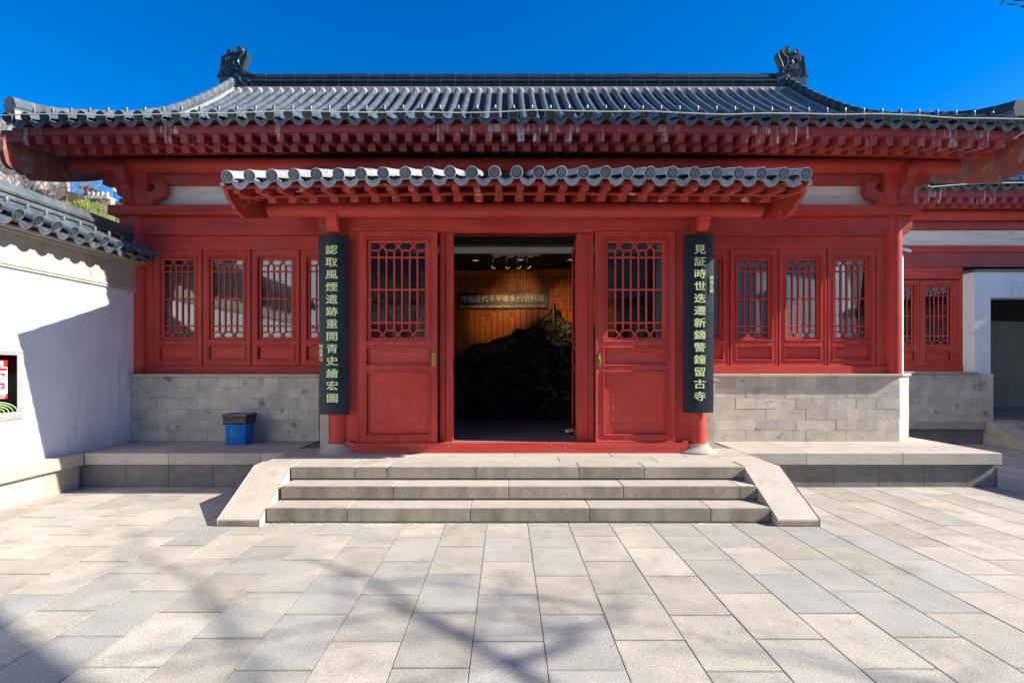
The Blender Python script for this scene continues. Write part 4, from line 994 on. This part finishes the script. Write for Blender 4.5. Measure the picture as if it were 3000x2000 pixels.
plaque(2.425, .955, 3.190, .375, '見証時世迭遷新鑄警鐘留古寺', 'black couplet board on the right porch column, pale green characters, signature high at right', .002, '顧福生撰', .0, (.150, .57), False)

# ------------------------------------------------------------------ white garden wall at left
gw = thing('white_garden_wall', (-5.65, 5.5, 0), 'white lime wall with grey tiled coping and scalloped shadows at left', 'wall')
GX = -5.50
MB().box(-5.80, GX, -9, 7.93, .0, 2.64).build('wall_body', 'white', gw)  # lengthened out of view to bounce sunlight onto the facade
mo = MB().box(GX-.01, GX+.030, -9, 7.92, 2.630, 2.655, .004); mo.box(GX-.01, GX+.042, 1.6, 7.92, 2.656, 2.690, .006); mo.box(GX-.01, GX+.034, 1.6, 7.92, 2.692, 2.700)
mo.build('string_course', 'band', gw)
y = 1.6
while y < 7.85:
    L = R.choice((.36, .42, .30, .62)); y2 = min(y+L, 7.91); MB().box(GX-.06, GX+.022+R.uniform(0, .003), y+.0015, y2-.0015, 2.70, 3.02, .003).build('wall_slab', 'band', gw); y = y2
ccs = MB().box(-5.86, GX+.07, 1.6, 7.93, 3.02, 3.05, .004); ccs.box(-5.9, GX+.13, 1.6, 7.945, 3.052, 3.085, .005); ccs.build('corbel_course', 'band', gw)
# coping tiles: rows run down towards +X
cop = MB().box(-5.80, -5.52, 1.6, 8.0, 3.086, 3.26).build('coping', 'mortar', gw)
sys_ = [7.76-.2405*i for i in range(27)]
base = T(0, 0, 0, 0, 0, PI/2)   # local x -> +Y, local y -> -X
tile_field(cop, base, sorted(sys_), .2405, [(5.17, 3.150), (5.35, 3.235), (5.56, 3.345)], 200, 'tile', 'tile_i', 'pan', 'mortar', 'pan', dz_none, knob=True)
rs = [(-.105, 0), (-.105, .05), (-.125, .06), (-.13, .08), (-.12, .10), (-.10, .105), (-.10, .12), (-.125, .13), (-.135, .155), (-.12, .18), (-.10, .185), (-.095, .22), (-.07, .26), (0, .285)]
rs = rs+[(-x, z) for x, z in reversed(rs[:-1])]
y = 1.6; 
while y < 7.9:
    y2 = min(y+.72, 7.97); MB().prism([(x-5.62, z+3.33) for x, z in rs], 'y', y+.003, y2-.003).build('ridge_tile', 'tile', gw)
    MB().prism([(x*.99-5.62, z*.99+3.33) for x, z in rs], 'y', y2-.006, y2+.006).build('mortar_joint', 'mortar', gw); y = y2
# fire hose cabinet
fc = thing('hose_cabinet', (-5.5, 5.5, .95), 'grey framed fire hose cabinet with red poster on the white wall', 'hose cabinet')
ya, yb, za, zb = 5.10, 6.02, .948, 1.748
fb = MB()
for (a, b_, c, d) in ((ya, yb, zb-.085, zb), (ya, yb, za, za+.085), (ya, ya+.085, za+.085, zb-.085), (yb-.085, yb, za+.085, zb-.085)):
    fb.box(GX-.001, GX+.022, a, b_, c, d, .004)
    fb.box(GX+.020, GX+.027, a+.012, b_-.012, c+.03 if d-c > .2 else c+.028, d-.03 if d-c > .2 else d-.028, .002)
fb.build('cabinet_frame', 'alu', fc)
MB().box(GX, GX+.004, ya+.08, yb-.08, za+.08, zb-.08).build('cabinet_back', 'black', fc)
MB().box(GX+.0165, GX+.019, ya+.085, yb-.085, za+.085, zb-.085).build('cabinet_glass', 'glass', fc)
po = MB().box(GX+.0200, GX+.0212, 5.37, 5.815, 1.185, 1.605).build('poster', 'posterwhite', fc)
def pst(a, b_, c, d, m='posterred', e=.0003): MB().box(GX+.0212, GX+.0214+e, a, b_, c, d).build('poster_panel', m, po)
pst(5.37, 5.815, 1.53, 1.605); pst(5.37, 5.81, 1.49, 1.522); pst(5.67, 5.785, 1.40, 1.465); pst(5.67, 5.785, 1.29, 1.36); pst(5.47, 5.63, 1.40, 1.465); pst(5.47, 5.63, 1.29, 1.36); pst(5.37, 5.815, 1.185, 1.24)
MB().prism([(5.67, 1.43), (5.73, 1.455), (5.785, 1.42), (5.75, 1.41)], 'x', GX+.0216, GX+.022).build('poster_picture', 'posterwhite', po)
MB().prism([(5.67, 1.34), (5.77, 1.33), (5.73, 1.30), (5.68, 1.31)], 'x', GX+.0216, GX+.022).build('poster_picture', 'posterwhite', po)
WX = T(0, 0, 0) @ Matrix.Rotation(PI/2, 4, 'Z') @ Matrix.Rotation(PI/2, 4, 'X')   # faces +X
text('消火栓', .062, 'posterwhite', po, T(GX+.0222, 5.68, 1.566) @ WX, bold=.001, ext=.0004)
text('消防设施人人有责', .026, 'posterwhite', po, T(GX+.0222, 5.695, 1.224) @ WX, ext=.0004); text('严禁挪用违者必究', .022, 'posterwhite', po, T(GX+.0222, 5.695, 1.20) @ WX, ext=.0004)
for zz in (1.385, 1.375, 1.275, 1.268): MB().box(GX+.0212, GX+.0216, 5.68, 5.78, zz, zz+.004).build('poster_print', 'black', po)
hz = MB()
for i in range(5):
    r = .22-.04*i; hz.tube([(GX+.010, 5.66+r*1.25*math.cos(a), 1.03+r*.55*math.sin(a)) for a in [PI*k/14 for k in range(15)]], .012, 6)
hz.build('coiled_hose', 'hose', fc)

# ------------------------------------------------------------------ blue waste bin
bn = thing('waste_bin', (-3.76, 7.49, .44), 'blue plastic waste bin with black liner against the left brick wall', 'waste bin')
def rr(hw, hd, r, n=4):
    P = []
    for cx, cy, a0 in ((hw-r, hd-r, 0), (-hw+r, hd-r, PI/2), (-hw+r, -hd+r, PI), (hw-r, -hd+r, 1.5*PI)):
        for k in range(n+1): a = a0+PI/2*k/n; P.append((cx+r*math.cos(a), cy+r*math.sin(a)))
    return P
def loft(levels, c, smooth=True, caps=(1, 0)):
    k_ = 1.05; levels = [([(x*k_, y*k_) for x, y in P], z*k_) for P, z in levels]
    m = MB(); q = len(levels[0][0])
    for P, z in levels: m.v += [(c[0]+x, c[1]+y, c[2]+z) for x, y in P]
    for i in range(len(levels)-1):
        for k in range(q): l = (k+1) % q; m.f.append((i*q+k, i*q+l, (i+1)*q+l, (i+1)*q+k)); m.s.append(smooth)
    if caps[0]: m.f.append(tuple(range(q-1, -1, -1))); m.s.append(False)
    return m
bc = (-3.765, 7.485, .4398)
loft([(rr(.132, .105, .03), 0), (rr(.138, .11, .03), .012), (rr(.152, .124, .03), .375), (rr(.160, .130, .03), .385), (rr(.160, .130, .03), .40), (rr(.150, .120, .03), .40), (rr(.115, .09, .03), .02)], bc).build('bin_body', 'blue', bn)
lv = []
for i, (g, z) in enumerate(((.003, .276), (.008, .284), (.006, .305), (.008, .33), (.010, .355), (.013, .38), (.016, .400), (.013, .410), (.003, .410), (-.006, .37), (-.012, .25))):
    P = rr(.147+g+z*.04, .118+g+z*.035, .032, 8); Q = []
    for k, (x, y) in enumerate(P):
        nn = noise.noise(Vector((x*22, y*22, z*9+3)))*(.010 if i < 6 else .006); d = Vector((x, y)).normalized()
        Q.append((x+d.x*nn, y+d.y*nn))
    lv.append((Q, z+0))
m_ = loft(lv, bc, True, (0, 0))
m_.v = [(x, y, z+.010*noise.noise(Vector((x*16, y*16, 2.2)))*(1 if z < .76 else .4)) for x, y, z in m_.v]
m_.build('bin_liner', 'bag', bn)
ic = MB(); yf = 7.485-.1165
def tl_(z): return -(.124-.100)*0
def ipt(x, z): return (bc[0]-.03+x, bc[1]-.1155-z*.040-.0025, bc[2]+z)
ic.tube([ipt(-.035, .215), ipt(-.022, .195), ipt(-.018, .13)], .006, 4); ic.tube([ipt(-.012, .19), ipt(-.010, .13)], .006, 4)
ic.tube([ipt(-.016, .205), ipt(.0, .215), ipt(.012, .202)], .0035, 4); ic.lathe([(.007, -.001), (.007, .001)], ipt(-.018, .225), 8, axis='y')
ic.tube([ipt(.005, .18), ipt(.013, .128), ipt(.033, .128), ipt(.04, .185)], .0018, 4)
ic.tube([ipt(-.055, .235), ipt(-.055, .115), ipt(.055, .115), ipt(.055, .24)], .0007, 4)
ic.build('litter_symbol', 'bluelight', bn)
tag(MB().tube([(-3.60, 7.735, .87), (-3.585, 7.74, .93), (-3.57, 7.742, 1.0)], .0018, 4).build('dry_stem', 'twig'), 'thin dry reddish stem leaning up the brick wall above the blue bin', 'stem')

# ------------------------------------------------------------------ right wing set back behind the hall
wg = thing('right_wing', (9, 10.8, 0), 'set-back red wing with lattice windows beyond the right gable', 'wing')
wr = MB().box(6.7, 14.9, 12.4, 12.8, 6.35, 6.85, .03).build('wing_roof', 'ridge', wg)
WP = [(9.93, 4.97), (10.6, 5.26), (11.5, 5.78), (12.5, 6.55)]
tile_field(wr, Matrix.Identity(4), [6.9+.2405*i for i in range(32)], .2405, WP, 120, dz=dz_none)
MB().add([(6.7, 12.6, 6.5), (14.9, 12.6, 6.5), (14.9, 17, 4.4), (6.7, 17, 4.4)], [(0, 1, 2, 3)]).build('rear_slope', 'tile', wr)
we = MB().box(6.7, 14.8, 10.5, 10.55, 4.90, 4.94).build('eave_timbers', 'redold', wg)
strip('eave_board', 'fascia', we, 6.8, 14.8, dz_none, 10.03, 10.08, 4.74, 4.87)
strip('soffit_board', 'redold', we, 6.8, 14.8, dz_none, 10.08, 11.0, 4.73, 4.745, .22)
for i in range(38):
    x = 6.95+i*.2095; place('upper_rafter', up, None, we, M=T(x, 10.045, 4.625, math.atan(.16))); place('lower_rafter', lo, None, we, M=T(x+.09, 10.29, 4.59, math.atan(.33)))
cyl('eave_purlin', 'red', wg, (6.8, 10.62, 4.57), (14.8, 10.62, 4.57), .12, 20)
MB().box(6.8, 14.8, 10.74, 10.84, 4.30, 4.47, .006).build('purlin_beam', 'redold', wg)
WYG = 10.78
PZW = lambda v: PZ(v, 10.78)
MB().box(6.8, 14.8, 10.765, 10.9, PZW(722), PZW(676)).build('plaster_band', 'plaster', wg)
MB().box(6.8, 14.8, 10.70, 10.9, PZW(741), PZW(722), .004).build('plate_beam', 'red', wg)
MB().box(6.8, 14.8, 10.74, 10.9, PZW(783), PZW(741), .004).build('architrave', 'redold', wg)
MB().box(6.8, 9.298, 10.76, 10.9, PZW(817), PZW(783.5), .004).build('transom_board', 'red', wg)
MB().box(6.8, 9.298, 10.75, 10.9, 1.425, 1.545, .004).build('window_sill_beam', 'red', wg)
for i in range(3): put_leaf(Dw, wg, T(9.155-.7325*(i+1)+.0165, WYG, 1.548), cw)
MB().box(9.157, 9.30, 10.77, 10.9, 1.545, 3.29).build('side_post', 'redv', wg)
MB().box(6.8, 15, 10.9, 11.0, 2.95, 4.8).build('inner_dark_wall', 'black', wg)
MB().box(6.8, 9.3, 11.0, 11.05, .4, 3.3).build('inner_dark_wall', 'black', wg)
brick_wall(wg, 6.9, 9.66, 10.48, .44, 1.385, 6, bw=.294)
for a, c in ((6.9, 7.9), (7.9, 8.86), (8.86, 9.32)): MB().box(a+.001, c-.001, 10.43, 10.8, 1.386, 1.425, .005).build('cap_slab', 'stone', wg)
xs = [5.9, 7.3, 8.05, 9.42]
for a, c in zip(xs[:-1], xs[1:]):
    MB().box(a+.0015, c-.0015, 10.40, 10.85, .295, .44, .006).build('edge_slab', 'stone', wg); MB().box(a+.0015, c-.0015, 10.455, 10.6, 0, .294, .004).build('base_stone', 'stonedark', wg)
# white wall with the dark doorway
rw = thing('white_doorway_wall', (9.6, 10.6, 0), 'white wall with a dark passage doorway at the far right', 'wall')
zt = PZ(784, 10.5)+.02
MB().box(9.30, 9.62, 10.50, 10.86, 1.386, 3.40).build('door_pier', 'white', rw)
MB().box(9.62, 15, 10.503, 10.858, 2.90, 3.40).build('door_head', 'white', rw)
MB().box(11.2, 12.2, 10.50, 10.86, .44, 2.90).build('door_pier', 'white', rw)
MB().box(9.26, 15, 10.44, 10.9, 3.40, 3.45, .005).build('wall_cap', 'tile', rw)
MB().box(9.66, 15.5, 10.61, 14.9, .30, .434).build('passage_floor', 'stone', rw)
MB().box(9.60, 9.70, 10.87, 14.5, .4, 3.3).build('passage_wall', 'passage', rw)
MB().prism([(9.7, 13.2), (15.5, 14.6), (15.5, 14.9), (9.7, 13.5)], 'z', .4, 2.72).build('passage_end_wall', 'passage', rw)
MB().prism([(9.7, 13.1), (15.5, 14.5), (15.5, 14.9), (9.7, 13.5)], 'z', 2.72, 3.29).build('passage_beam', 'darkceil', rw)
MB().box(9.6, 15.5, 10.87, 14.9, 3.30, 3.36).build('passage_ceiling', 'darkceil', rw)
MB().box(15.4, 15.5, 10.5, 14.9, .4, 3.4).build('passage_wall', 'passage', rw); MB().box(9.6, 15.5, 14.9, 15.0, .4, 3.4).build('passage_wall', 'passage', rw)
# side steps of that doorway
sd = thing('side_steps', (9.9, 10, 0), 'granite steps with a sloping side slab before the dark doorway', 'steps')
MB().prism([(9.52, 0), (9.52, .06), (10.28, .44), (10.60, .44), (10.60, 0)], 'x', 9.44, 9.80).build('side_slab', 'stone', sd)
for i, (ya_, z1) in enumerate(((9.62, .146), (9.90, .293), (10.2, .438))): MB().box(9.81, 12, ya_, 10.6, .002 if i == 0 else z1-.15, z1, .008).build('step_stone', 'stone', sd)

wh = thing('west_bounce_block', (-8, -2, 0), 'added pale block left of the camera and out of frame, bouncing sunlight onto the facade', 'hall')
MB().box(-11, -6.6, -9, 3.2, 0, 6.2).build('wall', 'white', wh)  # added unseen block; its white side bounces sunlight onto the facade
MB().prism([(-6.0, 6.0), (-6.0, 6.15), (-8.8, 8.0), (-11.6, 6.15), (-11.6, 6.0)], 'y', -9.6, 3.8).build('roof', 'tile', wh)
# off-frame right garden wall (its shadow lies across the terrace corner)
rg = thing('east_garden_wall', (10.9, 5, 0), 'white garden wall along the right side of the courtyard, just out of frame', 'wall')
MB().box(10.78, 11.08, -1, 10.5, 0, 3.05).build('wall_body', 'white', rg)
MB().box(10.70, 11.16, -1, 10.5, 3.05, 3.12, .01).build('corbel_course', 'band', rg)
MB().prism([(10.62, 3.12), (10.94, 3.34), (11.24, 3.12)], 'y', -1, 10.5).build('coping', 'tile', rg)

# ------------------------------------------------------------------ hill, rock wall and pavilion beyond the left gable
hb = MB(); NH = 60; NV = 40
for i in range(NH+1):
    for j in range(NV+1):
        x = -150+110*i/NH+ (j/NV)*8; t = j/NV; y = 48+60*t
        z = 4+22*t**.8*(.75+.35*noise.noise(Vector((x*.04, y*.04, 0))))*max(.0, min(1, (-x-24)/26))+1.4*noise.noise(Vector((x*.3, y*.3, 1)))
        hb.v.append((x, y, z))
for i in range(NH):
    for j in range(NV): a = i*(NV+1)+j; hb.f.append((a, a+NV+1, a+NV+2, a+1)); hb.s.append(True)
hb.build('hillside', 'hill', kind='structure')
HY = 46.0
def HX(u): return PX(u, HY)
def HZ(v): return PZ(v, HY)
cl = MB(); NC, NR = 60, 40       # rock face, a real bulging slab with depth
for i in range(NC+1):
    for j in range(NR+1):
        x = HX(-70)+(HX(171)-HX(-70))*i/NC; z = 5+(23-5)*j/NR
        cl.v.append((x, HY+.7*noise.fractal(Vector((x*.35, z*.35, 0)), .9, 2, 4), z))
for i in range(NC):
    for j in range(NR): a = i*(NR+1)+j; cl.f.append((a, a+NR+1, a+NR+2, a+1)); cl.s.append(False)
k = len(cl.v); cl.box(HX(-70), HX(171)-.3, HY+1.2, HY+1.6, 5, 22.9)
cl.build('rock_face', 'cliff', kind='structure')
tw_ = thing('terrace_wall', (HX(280), HY, 5), 'pale stone balustraded terrace on the hill beyond the left wall', 'terrace')
MB().prism([(HX(262), 5), (HX(328), 5), (HX(324), HZ(583)), (HX(262), HZ(578))], 'y', HY, HY+.5).build('rock_base', 'cliff', tw_)
MB().box(HX(255), HX(322), HY-.3, HY+.7, HZ(584), HZ(577)).build('terrace_edge', 'concrete', tw_)
for u in (262, 276, 290, 303, 317): MB().box(HX(u)-.09, HX(u)+.09, HY-.2, HY, HZ(577), HZ(564), .03).build('baluster_post', 'concrete', tw_)
MB().box(HX(258), HX(320), HY-.16, HY-.04, HZ(573), HZ(570)).build('handrail', 'concrete', tw_)
hl = thing('hill_lamp', (HX(310), HY+1, HZ(577)), 'small white-globed lamp post on the hill terrace', 'lamp post')
MB().tube([(HX(310), HY+1, HZ(577)), (HX(310), HY+1, HZ(546))], .04, 6).build('pole', 'black', hl)
for du, dv in ((-4, 548), (0, 545), (4, 549)): MB().lathe([(.02, -.11), (.1, -.06), (.12, 0), (.1, .06), (.02, .11)], (HX(310+du), HY+1, HZ(dv)), 8).build('globe', 'posterwhite', hl)
pvn = thing('hill_pavilion', (HX(235), HY+3, HZ(560)), 'small red pavilion with green roof among bare trees on the hill', 'pavilion')
def ramp_box(u0, v0, u1, v1, th, y0, y1, name, m):
    MB().prism([(HX(u0), HZ(v0)), (HX(u1), HZ(v1)), (HX(u1), HZ(v1+th)), (HX(u0), HZ(v0+th))], 'y', y0, y1).build(name, m, pvn)
ramp_box(222, 528, 274, 552, 4, HY+1, HY+2.2, 'roof', 'green'); ramp_box(222, 532, 274, 556, 4, HY+1.2, HY+2.0, 'eave_beam', 'red'); ramp_box(196, 532, 222, 529, 4, HY+1.2, HY+2.0, 'eave_beam', 'red')
ramp_box(205, 546, 262, 563, 2.4, HY+1, HY+1.3, 'railing', 'concrete')
for u, v in ((210, 533), (228, 535), (243, 542), (258, 549)): MB().box(HX(u)-.08, HX(u)+.08, HY+1.4, HY+1.6, HZ(v+22), HZ(v)).build('post', 'red', pvn)
MB().box(HX(193), HX(262), HY+1.9, HY+2.1, HZ(566), HZ(545)).build('back_wall', 'cliff', pvn)
MB().prism([(HX(171), 5), (HX(262), 5), (HX(262), HZ(575)), (HX(215), HZ(558)), (HX(171), HZ(550))], 'y', HY+.9, HY+1.4).build('hill_slope', 'hill', kind='structure')
def bare_tree(name, loc, h, label, group, rng, spread=.55, m='twig', depth=5, r0=None, lean=(0, 0), frac=.34):
    b = MB()
    def grow(p, d, L, r, k):
        q = p+d*L; mid = p+d*L*.5+Vector((rng.uniform(-1, 1), rng.uniform(-1, 1), rng.uniform(-.4, .6)))*L*.08
        b.tube([p, mid, q], r, 5 if k > 2 else 4, taper=[r, r*.85, r*.66])
        if k <= 0: return
        for i in range(rng.choice((2, 3, 3)) if k > 1 else 3):
            nd = (d+Vector((rng.uniform(-1, 1), rng.uniform(-1, 1), rng.uniform(-.35, .75)))*spread*1.4).normalized()
            grow(p+d*L*rng.uniform(.6, 1.0), nd, L*rng.uniform(.62, .82), r*.6, k-1)
    t = thing(name, loc, label, 'tree', group)
    p0 = Vector(loc); r0 = r0 or h*.0095
    tr_ = MB().tube([p0, p0+Vector((lean[0]*.3, lean[1]*.3, h*frac*.5)), p0+Vector((lean[0], lean[1], h*frac))], r0, 8, taper=[r0*1.25, r0, r0*.85]); tr_.build('trunk', m if m != 'twig' else 'bark', t)
    top = p0+Vector((lean[0], lean[1], h*frac)); top0 = top-Vector((0, 0, .05*h))
    for i in range(4):
        a = i*1.6+rng.random(); grow(top0, Vector((math.cos(a)*spread*1.3, math.sin(a)*spread*1.3, 1)).normalized(), h*.17, r0*.45, depth)
    b.build('crown', m, t)
    return t
rt_ = random.Random(5)
hill_trees = [(40, 600, 8, 'wide grey bare tree before the pale rock face, nearest the left edge'), (95, 610, 8, 'grey-brown bare tree before the pale rock face, second from the left edge'), (140, 615, 7, 'low bare tree crossing the edge of the pale rock face'), (195, 600, 8, 'dark bare tree just right of the rock face edge'), (230, 590, 6, 'bare tree standing below the red hill pavilion'), (258, 592, 5.5, 'tall bare tree against blue sky beside the hill terrace'), (300, 612, 5, 'low bare shrub tree under the hill terrace')]
for u, v, h, lb in hill_trees:
    bare_tree('bare_tree', (PX(u, HY-2), HY-2+(0), PZ(v, HY-2)-1.0), h, lb, 'bare trees on the hill', rt_, .62)
dh = MB().prism([(PX(u, HY+6), PZ(v, HY+6)) for u, v in ((318, 1000), (440, 1000), (440, 606), (400, 603), (372, 598), (350, 592), (336, 588), (318, 592))], 'y', HY+6, HY+6.6); dh.build('far_slope', 'hill', kind='structure')
def bush(loc, rad, n, m, label, group, rng, leaf=.12, name='bush', ztop=1.0):
    b = MB()
    cl_ = [(rng.uniform(-1, 1)*rad*.7, rng.uniform(-1, 1)*rad*.6, rng.uniform(.1, 1)*rad*ztop) for _ in range(14)]
    for i in range(n):
        c = rng.choice(cl_); d = Vector((rng.gauss(0, 1), rng.gauss(0, 1), rng.gauss(0, 1))).normalized()*rad*.36*rng.random()**.4
        p = Vector(loc)+Vector(c)+d; a = Vector((rng.uniform(-1, 1), rng.uniform(-1, 1), rng.uniform(-1, 1))).normalized()*leaf; c2 = a.orthogonal().normalized()*leaf*.45
        b.add([p-a, p+c2, p+a, p-c2], [(0, 1, 2, 3)])
    t = thing(name, loc, label, 'bush', group); b.build('foliage', m, t)
    st_ = MB()
    for i in range(9): a = rng.uniform(0, 2*PI); st_.tube([Vector(loc)+Vector((0, 0, -rad*.6)), Vector(loc)+Vector((math.cos(a)*rad*.7, math.sin(a)*rad*.5, rad*rng.uniform(.4, 1)*ztop))], .03*rad, 4)
    st_.build('stems', 'twig', t); return t
BY = 26
for u, v, rd, lb in ((225, 632, .95, 'bright yellow-green bush left, behind the dark tiled coping'), (272, 642, .95, 'bright yellow-green bush middle, behind the dark tiled coping'), (315, 668, .95, 'yellow-green bush with pale twigs beside the red beam end')):
    bush((PX(u, BY), BY, PZ(v, BY)), rd*.72, 5200, 'leafbright', lb, 'yellow-green bushes behind the garden wall', rt_, .034)
bare_tree('bare_tree', (PX(330, 22), 22, PZ(700, 22)-.6), 3.2, 'pale bare sapling in front of the yellow-green bushes', 'bare trees on the hill', rt_, .7, depth=4, r0=.05)
bank = MB().prism([(-60, 0), (-8, 0), (-8, 3), (-12, 6.2), (-17, 7.6), (-60, 14)], 'y', 27.5, 30).build('earth_bank', 'hill', kind='structure')

# ------------------------------------------------------------------ courtyard trees and the halls behind the camera; the south one is added to cast shade
rq = random.Random(21)
ct = thing('courtyard_tree', (11.9, -1.3, 0), 'tall bare courtyard tree beyond the right wall, casting branch shadows on the paving', 'tree')
MB().tube([(11.9, -1.3, 0), (11.75, -1.35, 3.2), (11.9, -1.2, 6.3)], .16, 10, taper=[.21, .16, .12]).build('trunk', 'bark', ct)
lm = MB(); root = Vector((11.9, -1.2, 6.2)); SK = Vector((1.5, -.23, 0))
def limb(pts, r0, r1, tw=5, start=None):
    P = [start or root]+[Vector((x, y, 0))+SK*h+Vector((0, 0, h)) for x, y, h in pts]; n = len(P)
    Q = []
    for a, b in zip(P[:-1], P[1:]):
        for k in range(4): Q.append(a.lerp(b, k/4)+Vector((rq.uniform(-1, 1), rq.uniform(-1, 1), rq.uniform(-1, 1)))*.05*(k > 0))
    Q.append(P[-1]); lm.tube(Q, r0, 6, taper=[r0+(r1-r0)*i/(len(Q)-1) for i in range(len(Q))])
    for i in range(tw*(n-1)):
        t = rq.uniform(.3, 1)*(len(Q)-1); a = Q[int(t)]; d = Vector((rq.uniform(-1, 1), rq.uniform(-1, 1), rq.uniform(-.4, .9))).normalized()
        b = a+d*rq.uniform(.3, .8); c = b+(d+Vector((rq.uniform(-1, 1), rq.uniform(-1, 1), rq.uniform(-.5, .5)))*.7).normalized()*rq.uniform(.2, .6)
        lm.tube([a, b, c], .015, 4, taper=[.012, .008, .004])
        lm.tube([b, b+(d+Vector((rq.uniform(-1, 1), rq.uniform(-1, 1), 0))).normalized()*.35], .007, 3)
    return P
pA = limb([(.05, 2.70, 7.0), (-.45, 3.22, 7.1), (-.95, 3.80, 7.3), (-1.6, 4.2, 7.6)], .052, .010, 3)
limb([(.42, 3.02, 7.3), (.78, 3.45, 7.6)], .04, .012, 4, pA[1])
pB = limb([(-1.15, 2.5, 8.2), (-1.5, 2.95, 8.4), (-2.3, 3.9, 8.8), (-3.4, 4.6, 9.0)], .036, .009, 2)
limb([(.9, 1.6, 7.2), (2.0, 2.4, 7.0), (2.6, 2.9, 7.0)], .035, .008, 2)
for k in range(9):
    a = k*.7; limb([(1.6+2.2*math.cos(a)-3, -1.4+1.2*math.sin(a)-1, 8.5+k*.4)], .05, .01, 6)
lm.build('crown', 'bark', ct)
bare_tree('courtyard_tree', (-3.4, -4.2, 0), 7, 'pale bare courtyard tree behind the camera, reflected in the left door glass', None, rq, .5, 'twig', 4, .12)
ev = thing('evergreen_tree', (4.2, -1.8, 0), 'dark evergreen whose lowest branch tip hangs into the top right corner', 'tree')
MB().tube([(4.2, -1.8, 0), (4.15, -1.7, 2.3), (4.3, -1.8, 6)], .16, 8, taper=[.2, .16, .1]).build('trunk', 'bark', ev)
MB().tube([(4.18, -1.7, 2.9), (3.3, -.4, 3.2), (2.3, .9, 2.95), (1.62, 1.62, 2.67)], .05, 6, taper=[.05, .035, .02, .008]).build('branch', 'bark', ev)
fl = MB()
for i in range(2600):
    t = rq.random()**.6; p = Vector((3.0, .1, 3.15)).lerp(Vector((1.60, 1.62, 2.72)), t)+Vector((rq.gauss(0, .03), rq.gauss(0, .035), rq.gauss(0, .022)))
    a = Vector((rq.uniform(-1, 1), rq.uniform(-1, 1), rq.uniform(-1, .3))).normalized()*.026; c2 = a.orthogonal().normalized()*.010
    fl.add([p-a, p+c2, p+a, p-c2], [(0, 1, 2, 3)])
for i in range(2600):
    d = Vector((rq.gauss(0, 1), rq.gauss(0, 1), rq.gauss(0, 1))).normalized()*1.2*rq.random()**.4; p = Vector((4.7, -1.7, 6.3))+d
    a = Vector((rq.uniform(-1, 1), rq.uniform(-1, 1), rq.uniform(-1, 1))).normalized()*.11; c2 = a.orthogonal().normalized()*.05
    fl.add([p-a, p+c2, p+a, p-c2], [(0, 1, 2, 3)])
fl.build('crown', 'leaf', ev)
nb = thing('south_shade_block', (12, -6, 0), 'added tiled block behind the camera, shaped so its roof edge shades the lower left paving', 'hall')
HB = 8.2  # unseen block added and placed to cast the lower left shadow
e1 = Vector((-3.35+1.5*HB, 3.50-.25*HB, HB)); dr_ = Vector((1.43, -.92, 0)).normalized(); nr = Vector((-dr_.y, dr_.x, 0))*-1
A = e1-dr_*.9; B = e1+dr_*9
def q4(P, dz0, dz1):
    m = MB(); m.add([(p.x, p.y, p.z+dz0) for p in P]+[(p.x, p.y, p.z+dz1) for p in P], [(0, 1, 2, 3), (7, 6, 5, 4), (0, 4, 5, 1), (1, 5, 6, 2), (2, 6, 7, 3), (3, 7, 4, 0)]); return m
q4([A, B, B+nr*8, A+nr*8], -.15, 0).build('roof', 'tile', nb)
A2, B2 = A+nr*2.2+dr_*.8, B+nr*2.2-dr_*.8
q4([Vector((p.x, p.y, 0)) for p in (A2, B2, B2+nr*5, A2+nr*5)], 0, HB-.16).build('wall', 'white', nb)

gh = thing('gate_hall', (-4, -9.5, 0), 'gate hall across the courtyard behind the camera, seen only as reflections', 'hall')
MB().box(-16, 7, -14, -9.5, 0, 4.2, .02).build('wall', 'brick', gh)
for i in range(9): MB().box(-15.5+i*2.4, -13.9+i*2.4, -9.5, -9.45, 1.3, 3.3, .01).build('window_panel', 'redold', gh)
MB().prism([(-8.6, 4.2), (-8.6, 4.35), (-12.2, 7.6), (-15.5, 4.35), (-15.5, 4.2)], 'x', -17, 8).build('roof', 'pan', gh)
flush_text()
